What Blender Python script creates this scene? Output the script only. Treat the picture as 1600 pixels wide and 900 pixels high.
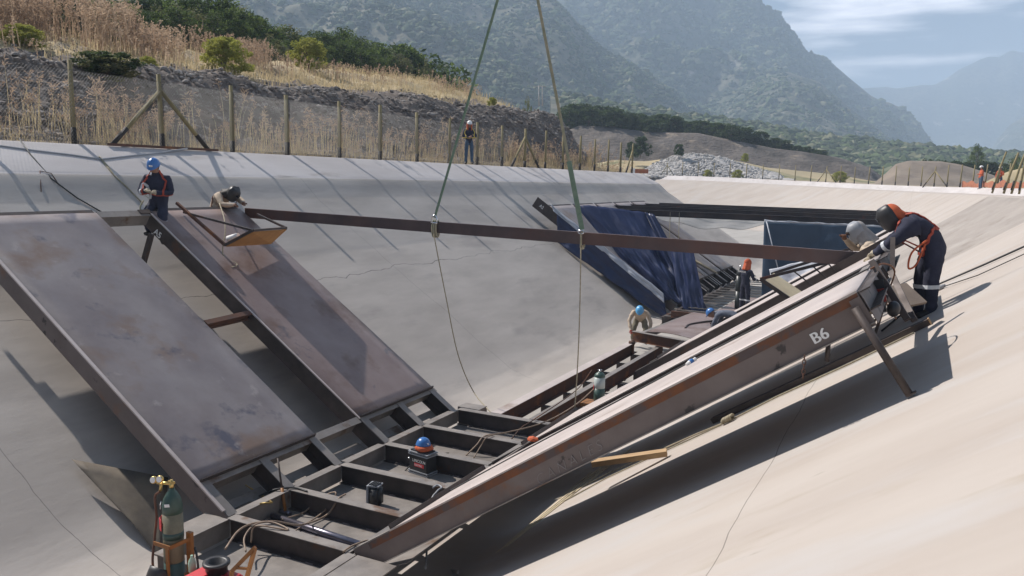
import bpy, bmesh, math, random
import numpy as np
from mathutils import Vector, Matrix, noise
from mathutils.bvhtree import BVHTree
random.seed(7); rng = np.random.default_rng(7)
for o in list(bpy.data.objects): bpy.data.objects.remove(o)
S = bpy.context.scene
COL = S.collection
R = math.radians
# ------------------------------------------------------------------ camera, sky, sun, exposure
CAMP = Vector((0, 0, 4.3))
def _axes():
    f = 1266.0
    d1 = Vector((646, 156, -f)).normalized(); d2 = Vector((-2533, 222, -f)).normalized()
    X = -d2; X = (X - X.dot(d1)*d1).normalized(); Y = d1; Z = X.cross(Y)
    return Matrix((X, Y, Z))                     # world rows in camera coordinates
MC = _axes()
cam = bpy.data.cameras.new('camera'); camo = bpy.data.objects.new('camera', cam); COL.objects.link(camo)
camo.matrix_world = Matrix.Translation(CAMP) @ MC.to_4x4()
cam.sensor_width = 36; cam.lens = 1266/1600*36; cam.clip_start = .05; cam.clip_end = 30000
S.camera = camo
def ray(x, y): return MC @ Vector((x-800, 450-y, -1266))
def onx(x, y, X): r = ray(x, y); return CAMP + r*(X/r.x)
def ony(x, y, Y): r = ray(x, y); return CAMP + r*(Y/r.y)
def onz(x, y, z): r = ray(x, y); return CAMP + r*((z-CAMP.z)/r.z)
def atd(x, y, d): return CAMP + ray(x, y)*(d/1266)
SUN = Vector((-.70, .055, .722)).normalized()
w = bpy.data.worlds.new('World'); S.world = w; w.use_nodes = True
nt = w.node_tree; N = nt.nodes; Lk = nt.links
bg = N['Background']; sky = N.new('ShaderNodeTexSky'); sky.sky_type = 'NISHITA'; sky.sun_disc = False
sky.sun_elevation = math.asin(SUN.z); sky.sun_rotation = math.atan2(SUN.x, SUN.y) % (2*math.pi)
sky.air_density = 1.0; sky.dust_density = .6; sky.altitude = 900
tc = N.new('ShaderNodeTexCoord'); mp = N.new('ShaderNodeMapping'); mp.inputs['Scale'].default_value = (2.0, 2.0, 15)
mp.inputs['Rotation'].default_value = (0, R(4), 0); mp.inputs['Location'].default_value = (5.2, .2, 4.1)
ns = N.new('ShaderNodeTexNoise'); ns.inputs['Scale'].default_value = 1.5; ns.inputs['Detail'].default_value = 7; ns.inputs['Roughness'].default_value = .52
cr = N.new('ShaderNodeValToRGB'); cr.color_ramp.elements[0].position = .46; cr.color_ramp.elements[1].position = .66
mx = N.new('ShaderNodeMix'); mx.data_type = 'RGBA'; mx.inputs[7].default_value = (58, 55, 56, 1)
mf = N.new('ShaderNodeMath'); mf.operation = 'MULTIPLY'; mf.inputs[1].default_value = .8
Lk.new(tc.outputs['Generated'], mp.inputs[0]); Lk.new(mp.outputs[0], ns.inputs['Vector']); Lk.new(ns.outputs['Fac'], cr.inputs[0])
sz = N.new('ShaderNodeSeparateXYZ'); mr = N.new('ShaderNodeMapRange'); mr.inputs[1].default_value = .55; mr.inputs[2].default_value = .30
Lk.new(tc.outputs['Generated'], sz.inputs[0]); Lk.new(sz.outputs['Z'], mr.inputs[0]); mg = N.new('ShaderNodeMath'); mg.operation = 'MULTIPLY'
Lk.new(cr.outputs[0], mf.inputs[0]); Lk.new(mf.outputs[0], mg.inputs[0]); Lk.new(mr.outputs[0], mg.inputs[1]); my = N.new('ShaderNodeMapRange'); my.inputs[1].default_value = .15; my.inputs[2].default_value = .5; Lk.new(sz.outputs['Y'], my.inputs[0])
mh = N.new('ShaderNodeMath'); mh.operation = 'MULTIPLY'; Lk.new(mg.outputs[0], mh.inputs[0]); Lk.new(my.outputs[0], mh.inputs[1]); Lk.new(mh.outputs[0], mx.inputs[0])
Lk.new(sky.outputs[0], mx.inputs[6]); Lk.new(mx.outputs[2], bg.inputs[0])
bg.inputs[1].default_value = .05
sl = bpy.data.lights.new('sun', 'SUN'); sl.energy = 5.0; sl.angle = R(.45); sl.color = (1, .94, .88)
so = bpy.data.objects.new('sun', sl); COL.objects.link(so); so.rotation_euler = SUN.to_track_quat('Z', 'Y').to_euler()
S.view_settings.view_transform = 'Standard'; S.view_settings.look = 'None'; S.view_settings.gamma = 1
S.view_settings.exposure = 0.58
S.render.engine = 'CYCLES'; S.cycles.max_bounces = 6; S.cycles.volume_bounces = 1
# ------------------------------------------------------------------ materials
MATS = {}
def mat(name, c1, c2=None, scale=2.0, rough=.8, metal=0., bump=0., bscale=None, spot=None, spot2=None, spot3=None, stretch=(1, 1, 1), detail=6, rvar=0, joints=None, r0=.35, r1=.65):
    """c1/c2 mixed by noise; spot=(colour, scale, threshold, softness) patches of wear or rust"""
    if name in MATS: return MATS[name]
    m = bpy.data.materials.new(name); m.use_nodes = True; MATS[name] = m
    n = m.node_tree.nodes; l = m.node_tree.links; b = n['Principled BSDF']
    b.inputs['Roughness'].default_value = rough; b.inputs['Metallic'].default_value = metal
    tc = n.new('ShaderNodeTexCoord'); mp = n.new('ShaderNodeMapping'); mp.inputs['Scale'].default_value = stretch
    l.new(tc.outputs['Object'], mp.inputs[0])
    def nz(sc, loc=0, det=detail, ro=.6):
        t = n.new('ShaderNodeTexNoise'); t.inputs['Scale'].default_value = sc; t.inputs['Detail'].default_value = det; t.inputs['Roughness'].default_value = ro
        if loc:
            a = n.new('ShaderNodeVectorMath'); a.operation = 'ADD'; a.inputs[1].default_value = (loc, loc*1.7, loc*.6); l.new(mp.outputs[0], a.inputs[0]); l.new(a.outputs[0], t.inputs['Vector'])
        else: l.new(mp.outputs[0], t.inputs['Vector'])
        return t.outputs['Fac']
    def ramp(fac, a, b_):
        r = n.new('ShaderNodeMapRange'); r.inputs[1].default_value = a; r.inputs[2].default_value = b_; r.clamp = True; l.new(fac, r.inputs[0]); return r.outputs[0]
    def mix(fac, A, B):
        x = n.new('ShaderNodeMix'); x.data_type = 'RGBA'
        if isinstance(fac, float): x.inputs[0].default_value = fac
        else: l.new(fac, x.inputs[0])
        for k, v in ((6, A), (7, B)):
            if isinstance(v, tuple): x.inputs[k].default_value = v+(1,)
            else: l.new(v, x.inputs[k])
        return x.outputs[2]
    col = c1
    if c2: col = mix(ramp(nz(scale), r0, r1), c1, c2)
    for i, s in enumerate((spot, spot2, spot3)):
        if s: col = mix(ramp(nz(s[1], 7.3+11*i), s[2], s[2]+s[3]), col, s[0])
    if joints:
        jc, lines = joints     # thin dark lines at given coordinates along an axis, wobbling a little
        sep = n.new('ShaderNodeSeparateXYZ'); l.new(tc.outputs['Object'], sep.inputs[0])
        wob = n.new('ShaderNodeTexNoise'); wob.inputs['Scale'].default_value = .9; wob.inputs['Detail'].default_value = 5; l.new(tc.outputs['Object'], wob.inputs['Vector'])
        for ax, val, amp, wd, period in lines:
            a = n.new('ShaderNodeMath'); a.operation = 'MULTIPLY_ADD'; l.new(wob.outputs['Fac'], a.inputs[0]); a.inputs[1].default_value = amp; l.new(sep.outputs[ax], a.inputs[2])
            s_ = n.new('ShaderNodeMath'); s_.operation = 'SUBTRACT'; l.new(a.outputs[0], s_.inputs[0]); s_.inputs[1].default_value = val+amp*.5
            src = s_.outputs[0]
            if period:
                p_ = n.new('ShaderNodeMath'); p_.operation = 'PINGPONG'; l.new(src, p_.inputs[0]); p_.inputs[1].default_value = period/2; src = p_.outputs[0]
            ab = n.new('ShaderNodeMath'); ab.operation = 'ABSOLUTE'; l.new(src, ab.inputs[0])
            col = mix(ramp(ab.outputs[0], wd, wd*.4), col, jc)
    if isinstance(col, tuple): b.inputs['Base Color'].default_value = col+(1,)
    else: l.new(col, b.inputs['Base Color'])
    if rvar:
        r = n.new('ShaderNodeMapRange'); r.inputs[1].default_value = .3; r.inputs[2].default_value = .7; r.inputs[3].default_value = rough-rvar; r.inputs[4].default_value = rough+rvar
        l.new(nz(scale*1.7, 3.1), r.inputs[0]); l.new(r.outputs[0], b.inputs['Roughness'])
    if bump:
        bp = n.new('ShaderNodeBump'); bp.inputs['Strength'].default_value = 1; bp.inputs['Distance'].default_value = bump
        l.new(nz(bscale or scale*4, 5.5, 8), bp.inputs['Height']); l.new(bp.outputs[0], b.inputs['Normal'])
    return m
CRK = (.17, .155, .145)
concL = mat('concrete left', (.385, .345, .308), (.50, .452, .405), .8, .85, bump=.003, bscale=9, detail=10, stretch=(1.2, .35, 1.6), spot=((.335, .30, .275), 1.1, .55, .2), spot2=((.53, .485, .45), 2.3, .66, .12),
            joints=(CRK, [(0, -12.1, .5, .009, 0), (1, 6.0, .25, .006, 11.3)]))
concR = mat('concrete right', (.405, .35, .305), (.46, .41, .365), .7, .85, bump=.0012, bscale=9, stretch=(.4, 1.5, .4), spot=((.37, .31, .245), 1.5, .62, .16), spot2=((.45, .42, .395), .9, .5, .2), spot3=((.32, .275, .225), 4, .68, .08), detail=7,
            joints=((.17, .15, .13), [(0, -1.0, .12, .005, 0)]))
concG = mat('grey concrete with shade', (.30, .265, .235), (.36, .32, .285), .6, .88, bump=.0012, bscale=9, stretch=(1, .6, 1), spot=((.24, .205, .175), .9, .56, .2), spot2=((.40, .365, .33), .5, .55, .2))  # greyer slab tone, partly the bank's shading painted into the colour
concP = mat('pale crest concrete', (.50, .46, .44), (.60, .56, .54), .8, .85, bump=.002, bscale=9, stretch=(1.2, .35, 1.6), spot=((.42, .38, .35), 1.3, .60, .12))
concF = mat('concrete floor', (.33, .31, .285), (.42, .40, .37), .8, .9, bump=.006, bscale=8)
plateA = mat('weathered steel plate', (.195, .165, .165), (.285, .252, .245), .9, .48, .12, bump=.0012, bscale=5, spot=((.21, .145, .11), .8, .54, .14), spot2=((.10, .095, .12), 1.6, .58, .10), spot3=((.32, .285, .27), 3.2, .62, .10), rvar=.10, detail=11)
plateB = mat('rubbed steel plate', (.46, .395, .365), (.56, .49, .455), 1.3, .5, .1, bump=.001, bscale=6, spot=((.31, .235, .19), 1.2, .60, .15), rvar=.08, detail=9)
plateC = mat('brownish steel plate', (.21, .152, .14), (.29, .226, .208), .9, .46, .1, bump=.0012, bscale=5, spot=((.16, .10, .075), 1.0, .52, .14), spot2=((.08, .08, .10), 1.7, .60, .10), rvar=.10, detail=9)
steel = mat('dark steel', (.055, .043, .039), (.095, .075, .068), 2.5, .6, .3, bump=.0015, spot=((.13, .06, .032), 1.7, .62, .1), rvar=.1)
flange = mat('grey rolled steel', (.19, .17, .155), (.28, .25, .225), 3, .55, .15, spot=((.14, .085, .055), 2.2, .60, .1), rvar=.1)
rust = mat('rusty steel', (.13, .055, .03), (.085, .05, .038), 3, .75, .1, bump=.002, spot=((.24, .09, .03), 2.2, .55, .1))
webB = mat('panel web steel', (.135, .105, .095), (.19, .155, .142), 1.4, .6, .1, bump=.001, spot=((.20, .10, .055), 1.5, .60, .12), spot2=((.055, .045, .042), 2.6, .62, .025), detail=9)
orust = mat('orange rust band', (.20, .072, .028), (.12, .062, .042), 5, .85, bump=.002, spot=((.10, .075, .07), 3.5, .52, .08))
edgeM = mat('bright cut edge', (.62, .58, .56), (.42, .38, .36), 6, .35, .5)
rafterM = mat('rafter steel', (.045, .04, .045), (.075, .06, .058), 2, .55, .3, spot=((.12, .045, .03), 1.2, .6, .1))
beamM = mat('lifting beam steel', (.075, .055, .055), (.12, .082, .075), 1.1, .55, .3, spot=((.17, .07, .042), .35, .5, .2))
wood = mat('wood', (.52, .36, .20), (.40, .26, .14), 2, .8, stretch=(1, 6, 6), bump=.002)
paleboard = mat('pale board', (.62, .53, .36), (.50, .42, .28), 3, .8, bump=.001)
ply = mat('orange plywood', (.52, .27, .09), (.40, .20, .065), 3, .75)
osb = mat('chipboard', (.42, .31, .20), (.30, .21, .13), 14, .85, bump=.004, bscale=25)
postM = mat('treated post', (.30, .245, .12), (.20, .165, .085), 3, .85, stretch=(3, 3, .5), bump=.003)
postD = mat('tarred post foot', (.022, .018, .016), (.04, .03, .025), 5, .7)
wireM = mat('galvanised wire', (.14, .14, .135), rough=.5, metal=.6)
ropeM = mat('rope', (.42, .37, .26), (.27, .23, .16), 30, .9)
ropeG = mat('green sling', (.13, .21, .14), (.20, .26, .19), 10, .85)
ropeT = mat('tan sling', (.38, .33, .23), (.24, .25, .17), 10, .85)
cableD = mat('dark cable', (.03, .03, .03), rough=.6)
cableT = mat('tan cable', (.33, .24, .17), (.20, .14, .10), 12, .6)
tarpB = mat('blue tarpaulin', (.013, .021, .066), (.020, .032, .09), 1.5, .38, bump=.01, bscale=3)
tarpD = mat('steel blue tarpaulin', (.030, .058, .098), (.042, .073, .12), 1.0, .45, bump=.01, bscale=2)
tarpW = mat('pale tarpaulin lining', (.50, .53, .58), (.40, .42, .47), 3, .6, bump=.01, bscale=5)
grayS = mat('grey shade sheet', (.20, .20, .195), (.26, .255, .25), 2, .7)
navy = mat('navy cloth', (.018, .020, .040), (.030, .032, .058), 8, .9, bump=.01, bscale=12)
denim = mat('denim cloth', (.045, .085, .14), (.07, .115, .18), 8, .9, bump=.01, bscale=12)
beige = mat('beige cloth', (.42, .33, .24), (.55, .45, .35), 7, .9, bump=.01, bscale=12)
leather = mat('brown leather', (.23, .10, .05), (.14, .065, .035), 6, .7)
greycl = mat('grey hood cloth', (.27, .25, .24), (.36, .33, .31), 8, .9, bump=.008, bscale=14)
olive = mat('olive cloth', (.16, .14, .10), (.21, .19, .14), 8, .9)
greyw = mat('blue grey cloth', (.09, .105, .14), (.13, .145, .18), 8, .9, bump=.01, bscale=12)
orangeC = mat('orange cloth', (.62, .13, .045), (.45, .09, .035), 7, .8)
redG = mat('red glove leather', (.50, .06, .035), (.35, .04, .03), 7, .7)
paleG = mat('pale glove leather', (.48, .42, .31), (.36, .30, .22), 7, .8)
skin = mat('skin', (.34, .19, .13), rough=.6)
hair = mat('dark hair', (.02, .015, .012), rough=.7)
boot = mat('black boot', (.02, .018, .017), rough=.5)
blueH = mat('blue hard hat plastic', (.045, .16, .42), rough=.3)
lblueH = mat('light blue hard hat plastic', (.10, .38, .68), rough=.3)
whiteH = mat('white hard hat plastic', (.80, .79, .76), rough=.3)
blackP = mat('black plastic', (.022, .022, .024), (.035, .034, .036), 6, .45)
greyP = mat('grey plastic', (.30, .31, .33), rough=.5)
refl = mat('reflective tape', (.62, .64, .66), rough=.4)
strapM = mat('harness webbing', (.36, .055, .03), rough=.7)
yelM = mat('yellow webbing', (.62, .47, .10), rough=.7)
lens = mat('dark glass', (.01, .01, .012), rough=.1)
cylG = mat('green cylinder paint', (.035, .075, .06), (.05, .095, .08), 5, .4, spot=((.16, .14, .10), 3, .6, .1))
cylT = mat('worn tan cylinder paint', (.22, .20, .13), (.14, .13, .085), 5, .6, spot=((.07, .055, .04), 4, .58, .1))
cylW = mat('clear grey cylinder paint', (.48, .52, .50), (.36, .42, .41), 4, .35)
cylD = mat('dark cylinder paint', (.03, .035, .035), rough=.4)
brass = mat('brass', (.60, .43, .16), rough=.35, metal=.8)
chrome = mat('bright metal', (.65, .65, .66), rough=.25, metal=.9)
galv = mat('pipe steel', (.24, .23, .27), (.15, .14, .17), 3, .3, .8)
orangeP = mat('orange paint', (.32, .13, .025), (.22, .085, .02), 5, .5, spot=((.16, .07, .03), 5, .62, .08))
redP = mat('red machine paint', (.42, .012, .022), (.30, .012, .018), 3, .4, spot=((.12, .02, .02), 5, .6, .1))
redL = mat('red label', (.60, .05, .06), rough=.5)
whiteP = mat('white paint', (.80, .79, .77), rough=.6)
chalk = mat('chalk', (.25, .225, .215), rough=.9)
orangeN = mat('orange net', (.45, .17, .09), (.30, .11, .065), 5, .8)
bottleM = mat('clear green plastic', (.35, .50, .38), rough=.15)
# ------------------------------------------------------------------ object helpers
def setp(o, label=None, cat=None, group=None, kind=None):
    if label: o['label'] = label
    if cat: o['category'] = cat
    if group: o['group'] = group
    if kind: o['kind'] = kind
    return o
def base(o):
    return o.matrix_world.translation if o.parent is None else base(o.parent) + o.location
def thing(name, label, cat, loc=(0, 0, 0), group=None):
    o = bpy.data.objects.new(name, None); COL.objects.link(o); o.location = Vector(loc); o.empty_display_size = .2
    o.matrix_world = Matrix.Translation(Vector(loc))
    return setp(o, label, cat, group)
def origin(o):
    v = Vector((0, 0, 0))
    while o: v = v + Vector(o.location); o = o.parent
    return v
def obj(name, bm, m, parent=None, smooth=False, label=None, cat=None, group=None, kind=None):
    """world-space bmesh -> one mesh object (moved into the parent's frame)"""
    me = bpy.data.meshes.new(name)
    if parent is not None: bmesh.ops.translate(bm, verts=bm.verts, vec=-origin(parent))
    bm.normal_update(); bm.to_mesh(me); bm.free()
    for q in (m if isinstance(m, (list, tuple)) else [m]): me.materials.append(q)
    o = bpy.data.objects.new(name, me); COL.objects.link(o)
    if parent is not None: o.parent = parent
    if smooth:
        for p in me.polygons: p.use_smooth = True
    return setp(o, label, cat, group, kind)
def npobj(name, V, F, m, parent=None, smooth=False, mi=None, **k):
    me = bpy.data.meshes.new(name); V = np.asarray(V, dtype=float)
    if parent is not None: V = V - np.array(origin(parent))
    me.from_pydata(V.tolist(), [], F if isinstance(F, list) else F.tolist())
    for q in (m if isinstance(m, (list, tuple)) else [m]): me.materials.append(q)
    if mi is not None: me.polygons.foreach_set('material_index', np.asarray(mi, dtype=np.int32))
    if smooth: me.polygons.foreach_set('use_smooth', np.ones(len(me.polygons), dtype=bool))
    me.update(); o = bpy.data.objects.new(name, me); COL.objects.link(o)
    if parent is not None: o.parent = parent
    return setp(o, **k)
def copy_tree(o, shift=None, parent=None, label=None):
    c = o.copy(); COL.objects.link(c)
    if parent is not None: c.parent = parent
    if shift is not None: c.location = Vector(o.location) + Vector(shift)
    if label: c['label'] = label
    for ch in [x for x in o.children]: copy_tree(ch, None, c)
    return c
NB = bmesh.new
def bar(bm, p0, p1, w, h, up=(0, 0, 1), off=(0, 0), mi=0):
    """rectangular bar p0->p1, width w sideways, height h along up; off moves it (side, up)"""
    p0 = Vector(p0); p1 = Vector(p1); d = (p1-p0).normalized(); u = Vector(up); u = (u-u.dot(d)*d)
    if u.length < 1e-4: u = d.orthogonal()
    u.normalize(); s = d.cross(u)
    vs = [bm.verts.new(q + s*(off[0]+a*w/2) + u*(off[1]+b*h/2)) for q in (p0, p1) for a, b in ((-1, -1), (1, -1), (1, 1), (-1, 1))]
    for f in ((0, 1, 2, 3), (7, 6, 5, 4), (4, 5, 1, 0), (5, 6, 2, 1), (6, 7, 3, 2), (7, 4, 0, 3)):
        fc = bm.faces.new([vs[i] for i in f]); fc.material_index = mi
    return bm
def box(bm, a, b, mi=0):
    c = [(x+y)/2 for x, y in zip(a, b)]
    return bar(bm, (c[0], a[1], c[2]), (c[0], b[1], c[2]), abs(b[0]-a[0]), abs(b[2]-a[2]), mi=mi)
def ibeam(bm, p0, p1, d, fw, up=(0, 0, 1), t=.012, tw=.008):
    """I section: top face of the top flange runs through p0-p1"""
    bar(bm, p0, p1, fw, t, up, (0, -t/2)); bar(bm, p0, p1, fw, t, up, (0, -d+t/2)); bar(bm, p0, p1, tw, d-2*t, up, (0, -d/2)); return bm
def cbeam(bm, p0, p1, d, fw, up=(0, 0, 1), side=1, t=.012):
    """channel: web on the line, flanges towards side"""
    bar(bm, p0, p1, t, d, up, (0, -d/2)); bar(bm, p0, p1, fw, t, up, (side*(fw/2+t/2+.001), -t/2-.001)); bar(bm, p0, p1, fw, t, up, (side*(fw/2+t/2+.001), -d+t/2+.001)); return bm
def tube(bm, pts, r, seg=8, caps=True, mi=0):
    pts = [Vector(p) for p in pts]; rs = r if isinstance(r, (list, tuple)) else [r]*len(pts); prev = None; rings = []
    nrm = None
    for i, p in enumerate(pts):
        d = (pts[min(i+1, len(pts)-1)]-pts[max(i-1, 0)])
        if d.length < 1e-9: d = Vector((0, 0, 1))
        d.normalize()
        if nrm is None: nrm = d.orthogonal().normalized()
        else:
            nrm = nrm-nrm.dot(d)*d
            nrm = nrm.normalized() if nrm.length > 1e-6 else d.orthogonal().normalized()
        b = d.cross(nrm)
        rings.append([bm.verts.new(p + (nrm*math.cos(2*math.pi*k/seg)+b*math.sin(2*math.pi*k/seg))*rs[i]) for k in range(seg)])
    for a, c in zip(rings, rings[1:]):
        for k in range(seg):
            f = bm.faces.new((a[k], a[(k+1) % seg], c[(k+1) % seg], c[k])); f.material_index = mi; f.smooth = True
    if caps:
        for rr in (rings[0][::-1], rings[-1]):
            f = bm.faces.new(rr); f.material_index = mi
    return bm
def spline(pts, n=8):
    P = [Vector(p) for p in pts]; P = [P[0]*2-P[1]]+P+[P[-1]*2-P[-2]]; out = []
    for i in range(1, len(P)-2):
        for k in range(n):
            t = k/n; a, b, c, d = P[i-1:i+3]
            out.append(.5*((2*b)+(c-a)*t+(2*a-5*b+4*c-d)*t*t+(-a+3*b-3*c+d)*t**3))
    return out+[P[-2]]
def lathe(bm, base_, prof, axis=(0, 0, 1), seg=20, mi=0):
    ax = Vector(axis).normalized(); n = ax.orthogonal().normalized(); b = ax.cross(n); rings = []
    for r, z in prof: rings.append([bm.verts.new(Vector(base_)+ax*z+(n*math.cos(2*math.pi*k/seg)+b*math.sin(2*math.pi*k/seg))*max(r, .0005)) for k in range(seg)])
    for a, c in zip(rings, rings[1:]):
        for k in range(seg):
            f = bm.faces.new((a[k], a[(k+1) % seg], c[(k+1) % seg], c[k])); f.material_index = mi; f.smooth = True
    f = bm.faces.new(rings[0][::-1]); f.material_index = mi; f = bm.faces.new(rings[-1]); f.material_index = mi
    return bm
def grid(fn, nu, nv):
    """fn(u, v) -> point"""
    V = [tuple(fn(i/(nu-1), j/(nv-1))) for j in range(nv) for i in range(nu)]
    F = [(j*nu+i, j*nu+i+1, (j+1)*nu+i+1, (j+1)*nu+i) for j in range(nv-1) for i in range(nu-1)]
    return V, F
def thicken(o, t):
    md = o.modifiers.new('solid', 'SOLIDIFY'); md.thickness = t; md.offset = 0; return o
def text(name, s, size, origin_, xdir, ydir, m, parent=None, extr=.001, bold=0, shear=0, space=1):
    cu = bpy.data.curves.new(name, 'FONT'); cu.body = s; cu.size = size; cu.extrude = extr; cu.offset = bold; cu.shear = shear; cu.space_character = space
    t = bpy.data.objects.new(name, cu); COL.objects.link(t); cu.resolution_u = 6
    dg = bpy.context.evaluated_depsgraph_get(); me = bpy.data.meshes.new_from_object(t.evaluated_get(dg)); bpy.data.objects.remove(t)
    x = Vector(xdir).normalized(); y = Vector(ydir); y = (y-y.dot(x)*x).normalized(); z = x.cross(y)
    Mx = Matrix((x, y, z)).transposed().to_4x4(); Mx.translation = Vector(origin_) - (origin(parent) if parent else Vector())
    me.transform(Mx); me.materials.clear(); me.materials.append(m)
    o = bpy.data.objects.new(name, me); COL.objects.link(o)
    if parent is not None: o.parent = parent
    return o
def fbm(x, y, z=0, o=5):
    return noise.fractal(Vector((x, y, z)), 1.0, 2.0, o)
def npnoise(P, o=4):   # P array (n,3)
    return np.array([noise.fractal(Vector(p), 1.0, 2.0, o) for p in P])
# ------------------------------------------------------------------ canal
def sweep(path, prof, side, nmax=None):
    """profile (q inward, z) swept along a 3D crest path; side=+1 inward is right of travel"""
    P = [Vector(p) for p in path]; V = []
    for i, p in enumerate(P):
        d = P[min(i+1, len(P)-1)]-P[max(i-1, 0)]; d.z = 0; d.normalize(); n = Vector((d.y, -d.x, 0))*side
        for q, z in prof:
            k = max(0, z+.5)/(prof[0][1]+.5)
            V.append(tuple(Vector((p.x, p.y, 0))+n*q + Vector((0, 0, z + k*(p.z-prof[0][1])))))
    m = len(prof)
    F = [(i*m+j, i*m+j+1, (i+1)*m+j+1, (i+1)*m+j) if side < 0 else (i*m+j, (i+1)*m+j, (i+1)*m+j+1, i*m+j+1) for i in range(len(P)-1) for j in range(m-1)]
    return V, F
profL = [(0, 4.87), (.02, 4.865), (1.35, 4.20), (1.6, 3.96), (1.9, 3.686), (4, 2.287), (7.5, -.047), (7.9, -.29), (8.3, -.43), (8.8, -.495), (9.6, -.502)]
profR = [(0, 4.4), (.02, 4.39), (.9, 3.93), (1.32, 3.905), (1.5, 3.827), (3.5, 2.494), (7.0, .16), (7.6, -.22), (7.95, -.41), (8.3, -.492), (9, -.502)]
def crisp(pr):
    out = [pr[0]]
    for a, b, c in zip(pr, pr[1:], pr[2:]):
        for o_ in (a, c):
            L_ = math.hypot(o_[0]-b[0], o_[1]-b[1]); k = min(.05/L_, .3); out.append((b[0]+(o_[0]-b[0])*k, b[1]+(o_[1]-b[1])*k))
    return out+[pr[-1]]
profL = crisp(profL); profR = crisp(profR)
pathL = [(-16.55, y, 4.87) for y in np.linspace(-25, 48, 20)] + spline([(-16.55, 48, 4.87), (-16.6, 50.3, 4.87), (-17.6, 53.5, 4.9), (-21, 56.5, 4.9), (-30, 59, 4.9), (-60, 62, 4.9)], 6)[1:]
def wid(y): t = min(max((y-17.0)/8.5, 0), 1); return 3.3*t*t*(3-2*t)
pathR = [(3.3+wid(y), y, 4.4) for y in np.concatenate([np.linspace(-25, 15, 22), np.linspace(16, 27, 26), np.linspace(28, 48, 16)])] + spline([(6.5, 48, 4.4), (5.6, 60, 4.4), (3.6, 70, 4.42), (-.2, 80, 4.45), (-6, 90, 4.6), (-14, 98, 4.85), (-26, 104, 5.2), (-42, 108, 5.3), (-70, 110, 5.3)], 8)[1:]
V, F = sweep(pathL, profL, 1); npobj('canal_bank', V, F, [concL, concP], smooth=True, mi=[1 if profL[j][0] < 1.3 else 0 for i in range(len(pathL)-1) for j in range(len(profL)-1)], kind='structure')
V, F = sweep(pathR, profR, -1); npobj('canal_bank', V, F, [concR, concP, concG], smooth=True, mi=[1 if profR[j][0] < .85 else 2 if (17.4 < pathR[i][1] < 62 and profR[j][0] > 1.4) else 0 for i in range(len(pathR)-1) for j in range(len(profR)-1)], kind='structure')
V, F = grid(lambda u, v: (-62+70*u, -25+137*v, -.5), 2, 2); npobj('canal_floor', V, F, concF, kind='structure')
# ------------------------------------------------------------------ ground sheet with the canal cut out
grd = mat('dry ground', (.25, .20, .15), (.34, .28, .20), .05, .95, spot=((.13, .14, .08), .03, .5, .2), bump=.05, bscale=.6)
bm = NB()
inner = [Vector(p) for p in pathL] + [Vector(p) for p in pathR[::-1]]
iv = [bm.verts.new((p.x, p.y, p.z-.01)) for p in inner]
ov = [bm.verts.new((9000*math.cos(a), 9000*math.sin(a), 2.0)) for a in np.linspace(0, 2*math.pi, 49)[:-1]]
mv = [bm.verts.new((300*math.cos(a), 300*math.sin(a), 4.4)) for a in np.linspace(0, 2*math.pi, 49)[:-1]]
def loop(vs): return [bm.edges.new((vs[i], vs[(i+1) % len(vs)])) for i in range(len(vs))]
e1 = loop(iv); e2 = loop(mv)
bmesh.ops.triangle_fill(bm, edges=e1+e2, use_beauty=True)
for i in range(48): bm.faces.new((mv[i], mv[(i+1) % 48], ov[(i+1) % 48], ov[i]))
bmesh.ops.recalc_face_normals(bm, faces=bm.faces)
if sum(f.normal.z for f in bm.faces) < 0: bmesh.ops.reverse_faces(bm, faces=bm.faces)
obj('ground', bm, grd, kind='structure')
# ------------------------------------------------------------------ embankment behind the left fence
soil = mat('stony soil', (.105, .082, .068), (.175, .145, .122), .9, .95, bump=.12, bscale=1.6, spot=((.27, .235, .205), 3.0, .60, .05), spot2=((.075, .058, .048), .6, .54, .1), detail=9)
drygr = mat('dry grass cover', (.40, .31, .175), (.52, .42, .25), .5, .95, bump=.06, bscale=4, spot=((.24, .19, .14), .35, .55, .1))
def itp(y, xs, ys): return float(np.interp(y, xs, ys))
def hillz(X, Y):
    c1 = itp(Y, [0, 13, 17, 30, 42, 50, 60], [7.0, 7.3, 7.4, 7.75, 8.3, 8.5, 8.0])
    c2 = itp(Y, [0, 20, 27, 40, 69], [9.2, 9.5, 9.8, 10.6, 11.7])
    z = itp(-X, [16.7, 17.3, 18.3, 19.2, 21, 22.2, 24, 26.5, 32, 45, 60, 95], [4.83, 4.9, 4.95, 5.2, c1-.9, c1, c1+.25, c1+.8, c2, c2+.9, 9.5, 4.0])
    ye = 50 + max(0, -22-X)*.28
    k = min(max((ye+4-Y)/5.0, 0), 1); k = k*k*(3-2*k)
    return 4.2+(z-4.2)*k
def hilld(X, Y):
    a = min(max((-X-17.6)/2, 0), 1)
    return hillz(X, Y) + a*(.38*fbm(X*.35, Y*.3) + .16*fbm(X*1.3, Y*1.1, 4) + .05*fbm(X*4, Y*4, 9))
xs = list(np.linspace(16.7, 24, 60)) + list(np.linspace(24.4, 46, 45)) + list(np.linspace(48, 95, 12)); ys = np.linspace(-6, 110, 330)
V = [(-x, y, hilld(-x, y)) for y in ys for x in xs]; nx = len(xs)
def keep(i, j): return ys[j+1] < 50.5 + min(max(0, xs[i]-16.7)*.6, 3) + max(0, xs[i]-22)*.17
F = [(j*nx+i+1, j*nx+i, (j+1)*nx+i, (j+1)*nx+i+1) for j in range(len(ys)-1) for i in range(nx-1) if keep(i, j)]
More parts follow.
